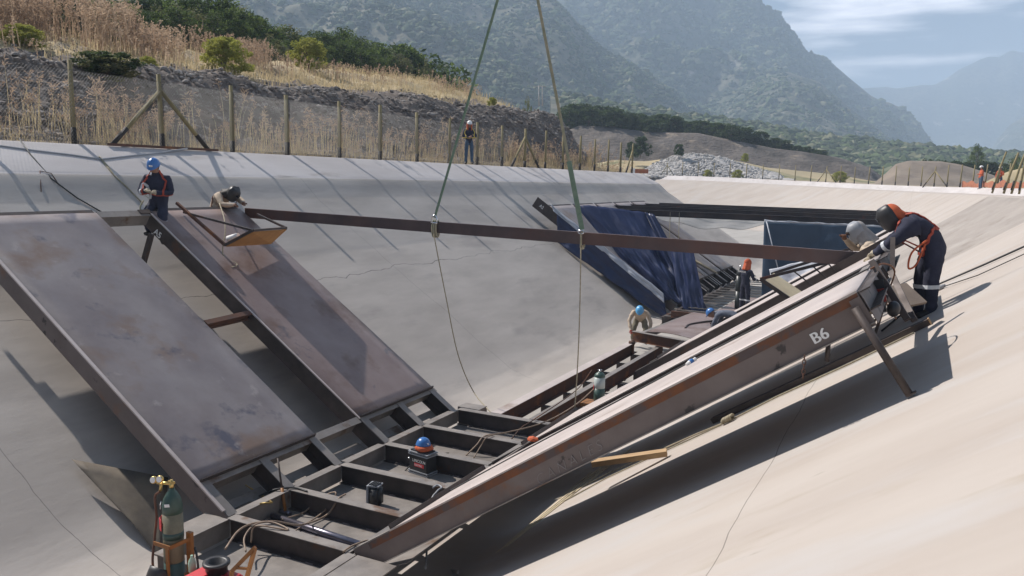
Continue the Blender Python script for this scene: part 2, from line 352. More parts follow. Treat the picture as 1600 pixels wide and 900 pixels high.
mi = [1 if (xs[i] > 25.5 + 1.2*fbm(xs[i]*.3, ys[j]*.3, 3)) else 0 for j in range(len(ys)-1) for i in range(nx-1) if keep(i, j)]
npobj('embankment', V, [f[::-1] for f in F], [soil, drygr], smooth=True, mi=mi, kind='structure')
# rubble lying on it
ico = NB(); bmesh.ops.create_icosphere(ico, subdivisions=1, radius=1); ico.verts.ensure_lookup_table()
IV = np.array([v.co[:] for v in ico.verts]); IF = np.array([[v.index for v in f.verts] for f in ico.faces]); ico.free()
ico = NB(); bmesh.ops.create_icosphere(ico, subdivisions=2, radius=1); ico.verts.ensure_lookup_table()
IV2 = np.array([v.co[:] for v in ico.verts]); IF2 = np.array([[v.index for v in f.verts] for f in ico.faces]); ico.free()
def blobs(P, Rr, sq=(1, 1, .7), jit=.3, base_=None):
    """P (n,3) centres, Rr (n,) radii -> rough lumps"""
    bv, bf = base_ or (IV, IF); n = len(P); nv = len(bv)
    a = rng.uniform(0, 6.28, n); s = rng.uniform(.7, 1.3, (n, 1, 3))*np.array(sq)
    J = 1+rng.uniform(-jit, jit, (n, nv, 1)); B = bv[None]*J*s*np.asarray(Rr)[:, None, None]
    c, si = np.cos(a)[:, None], np.sin(a)[:, None]
    X = B[..., 0]*c-B[..., 1]*si; Y = B[..., 0]*si+B[..., 1]*c
    VV = np.stack([X, Y, B[..., 2]], -1)+np.asarray(P)[:, None, :]
    FF = (bf[None]+(np.arange(n)*nv)[:, None, None]).reshape(-1, 3)
    return VV.reshape(-1, 3), FF
rock = mat('rubble stone', (.20, .175, .155), (.32, .29, .265), 1.2, .9, spot=((.14, .115, .10), .8, .50, .1))
P = []; Rr = []
for i in range(21000):
    Y = random.uniform(5, 60)**1.0; t = random.random()
    X = -17.9-5.5*t if random.random() < .8 else -17.5-9*random.random()
    if Y > 54: continue
    k = random.random(); r = .022+.085*k**4 + (.08 if random.random() < .012 else 0)
    if -23.5 < X < -20.8: r *= 1.1
    P.append((X, Y, hilld(X, Y)+r*.25)); Rr.append(r)
V, F = blobs(np.array(P), np.array(Rr)); npobj('rubble', V, F, rock, kind='stuff')
# ------------------------------------------------------------------ vegetation builders
leafD = mat('dark leaf', (.040, .065, .018), (.075, .112, .034), .6, .7); leafM = mat('mid leaf', (.11, .165, .035), (.165, .22, .06), .6, .7)
leafY = mat('yellow green leaf', (.30, .32, .06), (.41, .40, .09), .9, .7); leafG = mat('grey green leaf', (.09, .105, .06), (.14, .15, .09), .7, .7)
leafO = mat('olive leaf', (.15, .155, .062), (.21, .205, .09), .7, .7)
bark = mat('bark', (.12, .09, .065), (.19, .15, .11), 5, .9)
strawA = mat('straw', (.50, .40, .23), (.64, .53, .33), .7, .9); strawB = mat('brown dead plume', (.36, .255, .18), (.54, .41, .29), .5, .9)
for q in (leafD, leafM, leafY, leafG, leafO, strawA, strawB):     # thin leaves let some light through
    n = q.node_tree.nodes; l = q.node_tree.links; b = n['Principled BSDF']; out = [x for x in n if x.type == 'OUTPUT_MATERIAL'][0]
    tr = n.new('ShaderNodeBsdfTranslucent'); ms = n.new('ShaderNodeMixShader'); ms.inputs[0].default_value = .42
    src = b.inputs['Base Color'].links[0].from_socket; l.new(src, tr.inputs[0]); l.new(b.outputs[0], ms.inputs[1]); l.new(tr.outputs[0], ms.inputs[2]); l.new(ms.outputs[0], out.inputs[0])
def leafquads(C_, size, n_per, spread, seed):
    """leaf faces scattered round clump centres C_ (n,3) with radii spread (n,)"""
    g = np.random.default_rng(seed); n = len(C_)*n_per
    c = np.repeat(C_, n_per, 0); s = np.repeat(spread, n_per)[:, None]
    d = g.normal(size=(n, 3)); d /= np.linalg.norm(d, axis=1)[:, None]; rad = g.uniform(.35, 1, (n, 1))**.5
    p = c + d*rad*s*np.array([1, 1, .8])
    t = g.normal(size=(n, 3)); t /= np.linalg.norm(t, axis=1)[:, None]; b = np.cross(t, g.normal(size=(n, 3))); b /= np.linalg.norm(b, axis=1)[:, None]
    L_ = size*g.uniform(.6, 1.4, (n, 1)); W_ = L_*.45
    V = np.stack([p-t*L_, p-b*W_, p+t*L_, p+b*W_], 1).reshape(-1, 3)
    F = np.arange(n*4).reshape(n, 4)
    return V, F
def tree_meshes(seed, nclump, shape, leaf, nper, mats, trunk_h):
    """unit tree (height 1): returns crown mesh and trunk mesh"""
    g = np.random.default_rng(seed); C_ = []; sp = []
    for i in range(nclump):
        th = g.uniform(0, 6.28); z = trunk_h+(1-trunk_h)*g.uniform(.05, 1)**.85
        zz = (z-trunk_h)/(1-trunk_h); rr = shape*math.sqrt(max(0, 1-(2*zz-.85)**2/1.45))*g.uniform(.35, 1)
        C_.append((rr*math.cos(th), rr*math.sin(th), z-.10)); sp.append(g.uniform(.07, .15))
    V, F = leafquads(np.array(C_), leaf, nper, np.array(sp), seed+1)
    me = bpy.data.meshes.new('crown'); me.from_pydata(V.tolist(), [], F.tolist())
    for q in mats: me.materials.append(q)
    mi = np.repeat((g.uniform(size=nclump) > .5).astype(np.int32), nper); me.polygons.foreach_set('material_index', mi); me.update()
    bm = NB(); tube(bm, [(0, 0, -.06), (.015, .01, trunk_h*.6), (0, .01, trunk_h+.2), (.01, 0, .8)], [.032, .025, .018, .006], 7)
    for i in range(9):
        a = C_[int(g.integers(nclump))]; z0 = trunk_h*.5+g.uniform(0, .35); tube(bm, [(0, 0, z0), (a[0]*.5, a[1]*.5, z0*.5+a[2]*.5+.02), a], [.013, .009, .004], 5, caps=False)
    mt = bpy.data.meshes.new('trunk'); bm.to_mesh(mt); bm.free(); mt.materials.append(bark)
    return me, mt
TV = {}
def variants(key, n, *a):
    TV[key] = [tree_meshes(100*len(TV)+17*i+3, *a) for i in range(n)]
variants('dark', 4, 60, .42, .020, 75, [leafD, leafM], .14)
variants('olive', 2, 45, .52, .018, 75, [leafO, leafM], .10)
variants('yellow', 3, 85, .50, .026, 120, [leafY, leafY, leafO], .04)
variants('grey', 2, 60, .50, .026, 90, [leafG, leafO], .05)
variants('low', 2, 90, .50, .03, 110, [leafD, leafO], .03)
variants('far', 4, 60, .50, .05, 40, [leafD, leafD, leafD], .04)
def plant(key, name, loc, h, wscale, label, cat, group=None, sink=.0):
    cm, tm = random.choice(TV[key])
    t = thing(name, label, cat, (loc[0], loc[1], loc[2]-sink), group)
    t.scale = (h*wscale, h*wscale, h); t.rotation_euler = (0, 0, random.uniform(0, 6.28))
    for nm, me in (('crown', cm), ('trunk', tm)):
        o = bpy.data.objects.new(nm, me); COL.objects.link(o); o.parent = t
    return t
# dark trees behind the terrace
def ordn(k): k += 1; return '%d%s' % (k, 'th' if 10 <= k % 100 <= 20 else {1: 'st', 2: 'nd', 3: 'rd'}.get(k % 10, 'th'))
def pl(x, pts): return float(np.interp(x, [p[0] for p in pts], [p[1] for p in pts]))
tops = [(60, -40), (150, -12), (215, -6), (300, -10), (370, 0), (395, 22), (430, 34), (480, 48), (530, 42), (545, 50), (600, 62), (650, 78), (680, 100), (700, 118)]
i = 0
for row, (Xr, dx, hy) in enumerate(((-41, 15, 0), (-37.5, 19, 16))):
    x = 40 if row == 0 else 205; cnt = 0
    while x < 684:
        X = Xr+random.uniform(-1.2, 1.2); yt = pl(x, tops)+hy+random.uniform(0, 12); p = onx(x, yt, X); zb = hilld(X, p.y); h = max(p.z-zb, 1.0)
        if row and x > 640: break
        plant('dark' if random.random() < .8 else 'olive', 'evergreen_tree', (X, p.y, zb), h*1.05, random.uniform(.95, 1.3),
              ('dark green tree in the back row of the hillside grove, %s from the left' % ordn(cnt) if row == 0 else 'shorter bushy tree in the front row of the hillside grove, %s from the left' % ordn(cnt)), 'tree',
              'back row of the grove' if row == 0 else 'front row of the grove')
        x += dx*random.uniform(.8, 1.25); i += 1; cnt += 1
def at_hill(px, py, X):     # point on the embankment under a photo column
    p = onx(px, py, X); return (X, p.y, hilld(X, p.y))
def shrub_px(key, px, ptop, pbot, X, wpx, label, cat='bush', group=None, name='shrub'):
    a = onx(px, pbot, X); b = onx(px, ptop, X); dep = (Vector(a)-CAMP).dot(-(MC @ Vector((0, 0, 1)))); wm = wpx*dep/1266
    zb = hilld(X, a.y); h = max(b.z-zb, .3)
    return plant(key, name, (X, a.y, zb), h, (wm/h)/1.15, label, cat, group, .03)
shrub_px('yellow', 38, 36, 88, -26.5, 78, 'rounded yellow green bush at the far left edge above the rubble slope')
shrub_px('low', 168, 76, 138, -21.6, 118, 'wide low dark green bush hanging over the rubble slope')
shrub_px('yellow', 232, 86, 118, -23.2, 34, 'small bright green bush right of the low dark bush')
shrub_px('yellow', 352, 54, 120, -26.0, 92, 'large yellow green bush in the middle of the dry terrace')
shrub_px('yellow', 482, 55, 103, -31.0, 66, 'pale green feathery bush on the pale grass before the dark grove')
shrub_px('grey', 438, 68, 98, -34.0, 40, 'dull grey green bush at the foot of the dark grove')
shrub_px('grey', 620, 80, 125, -37.0, 60, 'grey green rounded tree at the right end of the grove')
shrub_px('olive', 662, 88, 118, -36.0, 42, 'last dark bush of the grove, where the terrace grass begins')
shrub_px('yellow', 769, 150, 163, -23.6, 18, 'tiny yellow green bush on the grassy crest behind the hoisting sling')
shrub_px('olive', 824, 148, 163, -25.0, 20, 'small dark bush near the right end of the grassy crest')
# dry stalks
def stalks(pts, hs, lean, wid_, mats, name, plume=0, seed=3):
    g = np.random.default_rng(seed); pts = np.asarray(pts); n = len(pts); hs = np.asarray(hs)[:, None]
    a = g.uniform(0, 6.28, n); dirv = np.stack([np.cos(a), np.sin(a), np.zeros(n)], 1)*lean*g.uniform(.2, 1, (n, 1)) + np.array([[.05, -.03, 0]])
    sd = np.stack([-np.sin(a), np.cos(a), np.zeros(n)], 1)*wid_/2
    p1 = pts+hs*(dirv*.35+[0, 0, .55]); p2 = pts+hs*(dirv+[0, 0, 1])
    V = [pts-sd, pts+sd, p1+sd*.8, p1-sd*.8, p2]; V = np.stack(V, 1); nb = 5
    F = []; idx = (np.arange(n)*nb)[:, None]
    Fq = idx+np.array([[0, 1, 2, 3]]); Ft = idx+np.array([[3, 2, 4]])
    V = V.reshape(-1, 3); F = Fq.tolist()+Ft.tolist(); mi = [0]*(2*n)
    if plume:
        k = plume; m = n*k; t = g.uniform(.5, 1, (m, 1)); P1 = np.repeat(p1, k, 0); P2 = np.repeat(p2, k, 0); H = np.repeat(hs, k, 0)
        q = P1+(P2-P1)*t; d = g.normal(size=(m, 3)); d[:, 2] = np.abs(d[:, 2])*1.0; d /= np.linalg.norm(d, axis=1)[:, None]
        L_ = H*g.uniform(.04, .13, (m, 1)); s = np.cross(d, g.normal(size=(m, 3))); s /= np.linalg.norm(s, axis=1)[:, None]; s *= wid_*.9
        V2 = np.stack([q, q+d*L_*.5+s, q+d*L_, q+d*L_*.5-s], 1).reshape(-1, 3); o = len(V)
        F += (np.arange(m*4).reshape(m, 4)+o).tolist(); V = np.concatenate([V, V2]); mi += [1]*m
    return npobj(name, V, F, mats, mi=mi, kind='stuff')
P = []; H = []
def dens(X, Y): return fbm(X*.25, Y*.18, 7) + .4
for i in range(20000):     # grass and dead stems over the terrace
    X = -24-14*random.random(); Y = random.uniform(8, 75)
    if dens(X, Y) < .25 or Y > 50+(-22-X)*.28: continue
    P.append((X, Y, hilld(X, Y)-.03)); H.append(random.uniform(.15, .5))
stalks(P, H, .5, .03, [strawA, strawA], 'dry_grass', 2, 5)
P = []; H = []
for i in range(9000):     # tall brown plumes at the left and along the crest
    px = random.uniform(-60, 420) if random.random() < .62 else random.uniform(420, 870)
    X = random.uniform(-33, -24) if px < 420 else random.uniform(-30, -22.3)
    p = onx(px, 150, X); Y = p.y
    if Y > 50+(-22-X)*.28 or fbm(X*.4, Y*.35, 2) < -.12: continue
    k = 1 if px < 215 else (.6 if px < 420 else .5)
    if px < 215 and X > -26: k *= .5
    if X > -27.8 and (random.random() < .93 or px > 290): continue
    if 290 < px < 420 and X > -29 and random.random() < .8: continue
    P.append((X, Y, hilld(X, Y)-.03)); H.append(random.uniform(.8, 2.1)*k)
stalks(P, H, .35, .026, [strawB, strawB], 'dead_plume_weeds', 14, 6)
P = []; H = []
for c in range(230):      # tufts along the foot of the fence
    Y0 = random.uniform(8, 54); X0 = random.uniform(-19.4, -17.7); hh = random.choice([.4, .6, .8, 1.1, 1.5])
    for k in range(random.randint(4, 16)):
        X = X0+random.gauss(0, .12); Y = Y0+random.gauss(0, .22); P.append((X, Y, hilld(X, Y)-.02)); H.append(hh*random.uniform(.5, 1.1))
stalks(P, H, .4, .017, [strawA, strawB], 'dry_weeds', 12, 8)
P = []; H = []
for c in range(5000):
    X = random.uniform(-18.6, -16.9); Y = random.uniform(6, 56); P.append((X, Y, hilld(X, Y)-.02)); H.append(random.uniform(.05, .3))
stalks(P, H, .8, .012, [strawA, strawB], 'short_dry_grass', 3, 9)
# ------------------------------------------------------------------ far country
gravel = mat('gravel bank', (.115, .095, .08), (.18, .155, .135), .12, .95, bump=.5, bscale=1.2, spot=((.27, .22, .17), .25, .6, .08), spot2=((.07, .06, .05), .09, .5, .12), stretch=(1, 1, 3))
palegr = mat('pale stones', (.50, .48, .46), (.34, .32, .30), 1.0, .9, bump=.2, bscale=1.5)
sand = mat('sandy mound', (.25, .205, .16), (.19, .155, .125), .25, .95, bump=.12, bscale=1.5, spot=((.20, .16, .13), .3, .56, .1))
mead = mat('dry meadow', (.44, .35, .20), (.34, .28, .17), .1, .95, spot=((.16, .16, .075), .12, .52, .12))
def rpoint(pts, dc, df, zf, disp, fr, bias, x, t):
    c = atd(x, pl(x, pts), dc(x) if callable(dc) else dc); f = atd(x, 290, df(x) if callable(df) else df); f.z = zf
    p = f.lerp(c, t); p.z = zf+(c.z-zf)*t**bias; a = disp*(4*t*(1-t)+.18); nn = fbm(p.x*fr, p.y*fr, t*1.5, 6); n2 = 1-abs(fbm(p.x*fr*.6+9, p.y*fr*.6, t*.6, 4))*2
    p.z += a*(nn*.6+n2*.5-.25)*(.25 if t > .97 else 1); return p
def scatter(name, n, r0, r1, x0, x1, *a, thin=.75, fq=.02):
    P = []; Rr = []
    for k in range(n):
        x = random.uniform(x0, x1); t = random.random()*.96; p = rpoint(*a, x, t)
        if fbm(p.x*fq, p.y*fq, 5+t) < -.02 and random.random() < thin: continue
        r = random.uniform(r0, r1)*(.5+random.random()); P.append((p.x, p.y, p.z+r*.15)); Rr.append(r)
    return lumps(name, P, Rr)
def ridge(name, pts, dc, df, m, zf=4.2, disp=1.0, fr=.05, nu=90, nv=22, back=.25, kind='structure', bias=1.0, **k):
    """hill whose skyline passes through photo columns pts at distance dc(x); foot at distance df"""
    xs_ = np.linspace(pts[0][0], pts[-1][0], nu); V = []
    fd = dc if callable(dc) else (lambda x: dc); ff = df if callable(df) else (lambda x: df)
    for j in range(nv+4):
        for x in xs_:
            c = atd(x, pl(x, pts), fd(x)); f = atd(x, 290, ff(x)); f.z = zf
            if j < nv:
                t = j/(nv-1); p = f.lerp(c, t); p.z = zf+(c.z-zf)*t**bias
                a = disp*(4*t*(1-t)+.18); nn = fbm(p.x*fr, p.y*fr, t*1.5, 6); n2 = 1-abs(fbm(p.x*fr*.6+9, p.y*fr*.6, t*.6, 4))*2
                p.z += a*(nn*.6+n2*.5-.25)*(.25 if t > .97 else 1)
            else:
                s = (j-nv+1)/4; p = c+(c-f)*(back*s); p.z = c.z-(c.z-zf)*s*1.0
            V.append(tuple(p))
    n = len(xs_); F = [(j*n+i, j*n+i+1, (j+1)*n+i+1, (j+1)*n+i) for j in range(nv+3) for i in range(n-1)]
    return npobj(name, V, F, m, smooth=True, kind=kind, **k)
# low country beyond the bend
ridge('gravel_bank', [(860, 235), (885, 205), (905, 196), (960, 199), (1010, 206), (1090, 208), (1150, 220), (1210, 232), (1255, 237), (1310, 246), (1360, 262), (1385, 282)], 140, 124, gravel, 4.5, .8, .15, 150, 22)
ridge('dry_meadow', [(860, 268), (960, 250), (1010, 252), (1100, 240), (1200, 262), (1300, 272), (1370, 284)], 122, 108, mead, 4.9, .3, .1, 60, 8)
ridge('rock_pile', [(1000, 272), (1020, 256), (1060, 242), (1085, 239), (1130, 246), (1180, 262), (1215, 272), (1240, 280)], 114, 107, palegr, 5.0, .5, .3, 60, 12)
P = []; Rr = []
for k in range(2600):
    x = random.uniform(1005, 1220); t = random.random(); c = atd(x, pl(x, [(1000, 272), (1020, 256), (1060, 242), (1085, 239), (1130, 246), (1180, 262), (1215, 272), (1240, 280)]), 114); f = atd(x, 290, 107); f.z = 5.0
    p = f.lerp(c, t); P.append(tuple(p)); Rr.append(random.uniform(.10, .34))
V, F = blobs(np.array(P), np.array(Rr), (1, 1, .7), .3); npobj('pile_stones', V, F, palegr, kind='stuff')
ridge('sand_mound', [(1360, 290), (1378, 276), (1400, 256), (1420, 251), (1470, 252), (1500, 257), (1530, 266), (1570, 280), (1620, 288)], 95, 84, sand, 4.3, .5, .2, 60, 14)
ridge('weedy_ground', [(1540, 284), (1575, 268), (1600, 262), (1640, 258), (1720, 255)], 72, 66, mead, 4.3, .3, .2, 30, 6)
# scrub covered valley floor and mountains
scrub = mat('scrub slope', (.10, .10, .06), (.17, .15, .10), .02, .95, bump=2.0, bscale=.10, spot=((.19, .165, .125), .02, .53, .12), spot2=((.04, .055, .03), .05, .5, .1), detail=10)
mount = mat('mountain side', (.05, .068, .035), (.145, .135, .09), .008, .95, bump=9.0, bscale=.05, spot=((.38, .34, .29), .02, .60, .05), spot2=((.03, .045, .02), .075, .49, .05), detail=12)
ridge('valley_floor', [(860, 150), (960, 170), (1100, 190), (1220, 208), (1300, 222), (1400, 232), (1500, 243), (1600, 250), (1750, 258)], 420, 260, scrub, 4.0, 5, .02, 120, 22)
m1 = [(-500, -40), (0, -40), (380, -40), (620, -38), (800, -30), (871, 0), (905, 38), (918, 54), (938, 78), (965, 96), (1000, 116), (1040, 136), (1075, 160), (1110, 182), (1150, 205), (1200, 232)]
M1F = lambda x: float(np.interp(x, [-500, 600, 1000, 1200], [320, 380, 520, 680]))
ridge('mountain', m1, 880, M1F, scrub, 4, 34, .0095, 300, 90, bias=.9)
m2 = [(600, -32), (800, -32), (900, -32), (1000, -32), (1090, -30), (1150, -20), (1182, 2), (1190, 14), (1215, 22), (1225, 35), (1240, 50), (1255, 72), (1262, 82), (1300, 98), (1330, 124), (1360, 150), (1400, 174), (1425, 182), (1440, 198), (1452, 216), (1466, 238), (1480, 250)]
M2F = lambda x: float(np.interp(x, [600, 1000, 1300, 1480], [750, 820, 920, 1250]))
ridge('mountain', m2, 1400, M2F, mount, 4, 85, .0058, 340, 120)
M3P = [(980, 215), (1060, 190), (1130, 150), (1190, 120), (1230, 112), (1280, 128), (1330, 170), (1390, 215), (1430, 240)]
ridge('mountain', M3P, 980, 640, mount, 4, 28, .008, 160, 60)
ridge('mountain', [(1200, 170), (1300, 145), (1350, 138), (1385, 136), (1400, 138), (1440, 133), (1460, 133), (1480, 122), (1500, 108), (1535, 91), (1545, 88), (1560, 89), (1580, 78), (1600, 82), (1640, 74), (1700, 50), (1850, 30)], 2700, 2100, mount, 4, 90, .002, 140, 40)
ridge('mountain', [(1500, 262), (1540, 244), (1560, 216), (1578, 195), (1600, 181), (1640, 160), (1700, 120), (1850, 60)], 1900, 1600, mount, 4, 60, .003, 60, 30)
# scrub on the near mountain and valley floor as real lumps
lump = mat('hillside scrub crown', (.05, .078, .026), (.085, .115, .042), .08, .95, spot=((.14, .13, .08), .1, .6, .1))
lump2 = mat('dark scrub crown', (.028, .042, .018), (.055, .072, .03), .1, .95); lump3 = mat('pale scrub crown', (.13, .14, .075), (.18, .175, .10), .1, .95)
def lumps(name, P, Rr, sq=(1, 1, .8), jit=.35):
    V, F = blobs(np.array(P), np.array(Rr), sq, jit); k = rng.uniform(size=len(P)); mi = np.repeat(np.where(k < .45, 0, np.where(k < .85, 1, 2)), len(F)//len(P))
    return npobj(name, V, F.tolist(), [lump, lump2, lump3], mi=mi, kind='stuff')
scatter('hillside_scrub', 46000, 1.0, 3.0, 330, 1240, m1, 880, M1F, 4, 34, .0095, .9)
scatter('mountain_scrub', 26000, 2.2, 4.6, 860, 1478, m2, 1400, M2F, 4, 85, .0058, 1.0, fq=.008)
scatter('spur_scrub', 9000, 1.5, 3.2, 985, 1428, M3P, 980, 640, 4, 28, .008, 1.0)
P = []; Rr = []
for k in range(5200):
    x = random.uniform(880, 1640); t = random.random(); ptsv = [(860, 150), (960, 170), (1100, 190), (1220, 208), (1300, 222), (1400, 232), (1500, 243), (1600, 250), (1750, 258)]
    c = atd(x, pl(x, ptsv), 420); f = atd(x, 290, 260); f.z = 4; p = f.lerp(c, t); r = random.uniform(1.2, 3.0); P.append((p.x, p.y, p.z+r*.3+2)); Rr.append(r)
lumps('valley_scrub', P, Rr, (1, 1, .75), .3)
# belt of trees on the gravel bank
bt = [(880, 172), (905, 168), (960, 174), (1010, 182), (1060, 188), (1110, 197), (1150, 202), (1190, 214), (1230, 224), (1290, 238)]
x = 882; cnt = 0
while x < 1285:
    d = random.uniform(141, 152); yb = pl(x, [(860, 200), (905, 198), (960, 202), (1010, 208), (1090, 210), (1150, 222), (1255, 238), (1310, 247)]); a = atd(x, yb+2, d); b = atd(x, pl(x, bt)+random.uniform(-9, 3), d)
    plant('far', 'evergreen_tree', tuple(a), max(b.z-a.z, 1.2), random.uniform(1.2, 1.7), 'small dark tree in the belt on the distant gravel bank, %s from the left' % ordn(cnt), 'tree', 'tree belt on the distant gravel bank')
    x += random.uniform(6, 10); cnt += 1
def far_plant(key, px, ptop, pbot, d, wpx, label, cat='bush', group=None, name='shrub'):
    a = atd(px, pbot, d); b = atd(px, ptop, d); h = b.z-a.z
    return plant(key, name, tuple(a), h, (wpx*d/1266/h)/1.1, label, cat, group, .05)
far_plant('far', 1000, 212, 244, 116, 36, 'dark rounded bush left of the pale stone pile')
far_plant('far', 984, 220, 246, 118, 20, 'lighter bush just left of the dark bush by the stone pile')
far_plant('far', 1060, 224, 242, 112, 20, 'small dark bush at the top left of the pale stone pile')
far_plant('yellow', 1164, 238, 252, 118, 14, 'small olive bush on the dry strip right of the stone pile')
far_plant('yellow', 1312, 266, 284, 98, 26, 'yellow green bush behind the far fence below the dark gravel bank')
far_plant('yellow', 1106, 264, 276, 104, 16, 'low yellow green bush in front of the stone pile')
far_plant('yellow', 1152, 264, 278, 103, 20, 'low yellow bush behind the braced post of the far fence')
far_plant('dark', 1526, 223, 268, 120, 34, 'lone dark green tree standing above the sand mound', 'tree', None, 'evergreen_tree')
far_plant('dark', 1588, 241, 288, 100, 44, 'dark bushy tree at the right edge behind the far fence', 'tree', None, 'evergreen_tree')
for k, (x, yt) in enumerate(((1448, 246), (1470, 248), (1492, 250), (1512, 252), (1532, 250), (1548, 252), (1566, 254), (1580, 258))):
    far_plant('far', x, yt, 276, 110, 30, 'dark bush in the low row behind the sand mound, %s from the left' % ordn(k), 'bush', 'low bushes behind the sand mound')
# ------------------------------------------------------------------ haze
bm = NB(); box(bm, (-4200, -400, -1), (4200, 4600, 535)); hz = obj('haze', bm, [], kind='stuff')
hm = bpy.data.materials.new('haze'); hm.use_nodes = True; n = hm.node_tree.nodes; n.remove(n['Principled BSDF']); pv = n.new('ShaderNodeVolumePrincipled')
pv.inputs['Color'].default_value = (.62, .79, 1.0, 1); pv.inputs['Density'].default_value = .0006; pv.inputs['Anisotropy'].default_value = .0
hm.node_tree.links.new(pv.outputs[0], [x for x in n if x.type == 'OUTPUT_MATERIAL'][0].inputs['Volume']); hz.data.materials.append(hm)
# ------------------------------------------------------------------ fences
def fence(label, posts, h, braces, mesh=None, r=.06, lean=None):
    """posts: list of base points; one post mesh each, with a tarred foot as sub-part"""
    t = thing('fence', label, 'fence', posts[0])
    for i, p in enumerate(posts):
        p = Vector(p); ln = Vector(((random.gauss(0, .012)), random.gauss(0, .012), 0)) + (lean(i) if lean else Vector())
        hh = h*random.uniform(.96, 1.05); rr = r*random.uniform(.9, 1.12); bm = NB(); tube(bm, [p+Vector((0, 0, -.3)), p+ln*hh*.5+Vector((0, 0, hh*.5)), p+ln*hh+Vector((0, 0, hh))], [rr, rr*.95, rr*.86], 10)
        o = obj('post', bm, postM, t)
        bm = NB(); tube(bm, [p+Vector((0, 0, -.1)), p+ln*.36+Vector((0, 0, .36*random.uniform(.8, 1.2)))], rr+.004, 10); obj('tarred_foot', bm, postD, o)
    for k, d in braces:
        p = Vector(posts[k]); q = p+Vector(d)*.02
        bm = NB(); a = p+Vector((0, 0, h*.78)); b = p+Vector(d)+Vector((.05, 0, -.05)); tube(bm, [a, b], r*.85, 9); o = obj('brace', bm, postM, t)
        bm = NB(); tube(bm, [b.lerp(a, .30), b-(a-b)*.01], r*.85+.004, 9); obj('tarred_foot', bm, postD, o)
    return t
PYL = [7.26, 9.53, 11.78, 14.11, 16.38, 18.5, 20.9, 23.05, 25.35, 27.6, 29.85, 32.1, 34.4, 36.7, 38.9, 41.2, 43.4, 45.6, 47.8, 50.0]
pz = 4.88
FL = fence('tall post and chain link fence along the crest of the left bank', [(-16.78, y, pz) for y in PYL], 1.78, [(3, (0, -1.45, .05)), (3, (.12, 1.35, 0)), (12, (0, -1.5, 0)), (12, (.1, 1.3, 0)), (19, (0, -1.3, 0))], r=.06)
V = []; F = []
def wire(a, b, wd=.0035):
    a = np.array(a); b = np.array(b); d = (b-a)/np.linalg.norm(b-a); s = np.cross(d, [1, 0, 0]); s = s/np.linalg.norm(s)*wd; u = np.array([wd, 0, 0]); n = len(V)
    for q in (a, b): V.extend([tuple(q+s), tuple(q-s*.5+u), tuple(q-s*.5-u)])
    for k in range(3): F.append((n+k, n+(k+1) % 3, n+3+(k+1) % 3, n+3+k))
y = 6.0; hF = 1.55
while y < 32:
    sp = .075 if y < 24 else .11
    for sgn in (1, -1):
        a = (-16.71+.004*sgn, y, pz+.03); b = (-16.71+.004*sgn, y+sgn*hF*.9, pz+.03+hF); wire(a, b, .0022)
    y += sp
for z in (pz+.05, pz+hF+.03, pz+.8): wire((-16.70, 5, z), (-16.70, 50, z), .004)
npobj('wire_mesh', V, F, wireM, FL)
# far fence on the outer crest
crest = [Vector(p) for p in pathR if p[1] > 55]
farposts = []
acc = 0; last = crest[0]
dense = []
for a, b in zip(crest, crest[1:]):
    for k in range(20): dense.append(a.lerp(b, k/20))
d_ = 0
for a, b in zip(dense, dense[1:]):
    d_ += (b-a).length
    if d_ >= 2.35: farposts.append((b.x+.25, b.y+.25, b.z-.02)); d_ = 0
farposts = [p for p in farposts if p[0] > -31]
def flean(i): return Vector((.05+.16*(i < 3), 0, 0)) if i < 8 else Vector((.01, 0, 0))
fence('long fence of thin posts along the far crest of the bend', farposts, 1.75, [(9, (-.9, .6, 0)), (9, (1.0, -.7, 0)), (17, (-1, .5, 0)), (17, (1.1, -.5, 0)), (27, (-1, .2, 0)), (27, (1, -.2, 0))], r=.055, lean=flean)
leanposts = [ony(x, 292, 56-1.2*k) for k, x in enumerate((1548, 1566, 1578, 1590, 1604, 1622))]
fence('cluster of leaning light posts at the right edge where the fence turns', [(p.x+.1, p.y, 4.38) for p in leanposts], 2.1, [], r=.06, lean=lambda i: Vector((.24 if i != 3 else .1, 0, 0)))
V, F = grid(lambda u, v: Vector(farposts[1]).lerp(Vector(farposts[7]), u) + Vector((.15, .15, .03+v*(.42+.1*math.sin(u*40))+.05*math.sin(u*23))), 60, 4)
thicken(npobj('safety_net', V, F, orangeN, label='low orange safety net along the far fence behind the two distant workers', cat='net'), .01)
# red and white notice at the end of the left bank
c = atd(998, 271, 62); t = thing('notice_board', 'small red and white board at the far end of the left fence', 'sign', (c.x, c.y, 4.9))
bm = NB(); box(bm, (c.x-.5, c.y-.02, 4.95), (c.x-.3, c.y+.02, 5.35)); obj('white_panel', bm, whiteP, t)
bm = NB(); box(bm, (c.x-.29, c.y-.02, 4.97), (c.x+.75, c.y+.02, 5.30)); obj('red_panel', bm, orangeN, t)
# utility poles
for k, (px, lab) in enumerate(((842, 'left one of the two pale utility poles standing below the mountain'), (847.5, 'right one of the two pale utility poles standing below the mountain'))):
    a = atd(px, 165, 175); b = atd(px, 134, 175); t = thing('utility_pole', lab, 'pole', a)
    bm = NB(); tube(bm, [a, b], [.16, .11], 8); obj('pole', bm, palegr, t)
    bm = NB(); bar(bm, b+Vector((-.9, 0, -.1)), b+Vector((.9, 0, -.1)), .14, .14); obj('crossarm', bm, palegr, t)
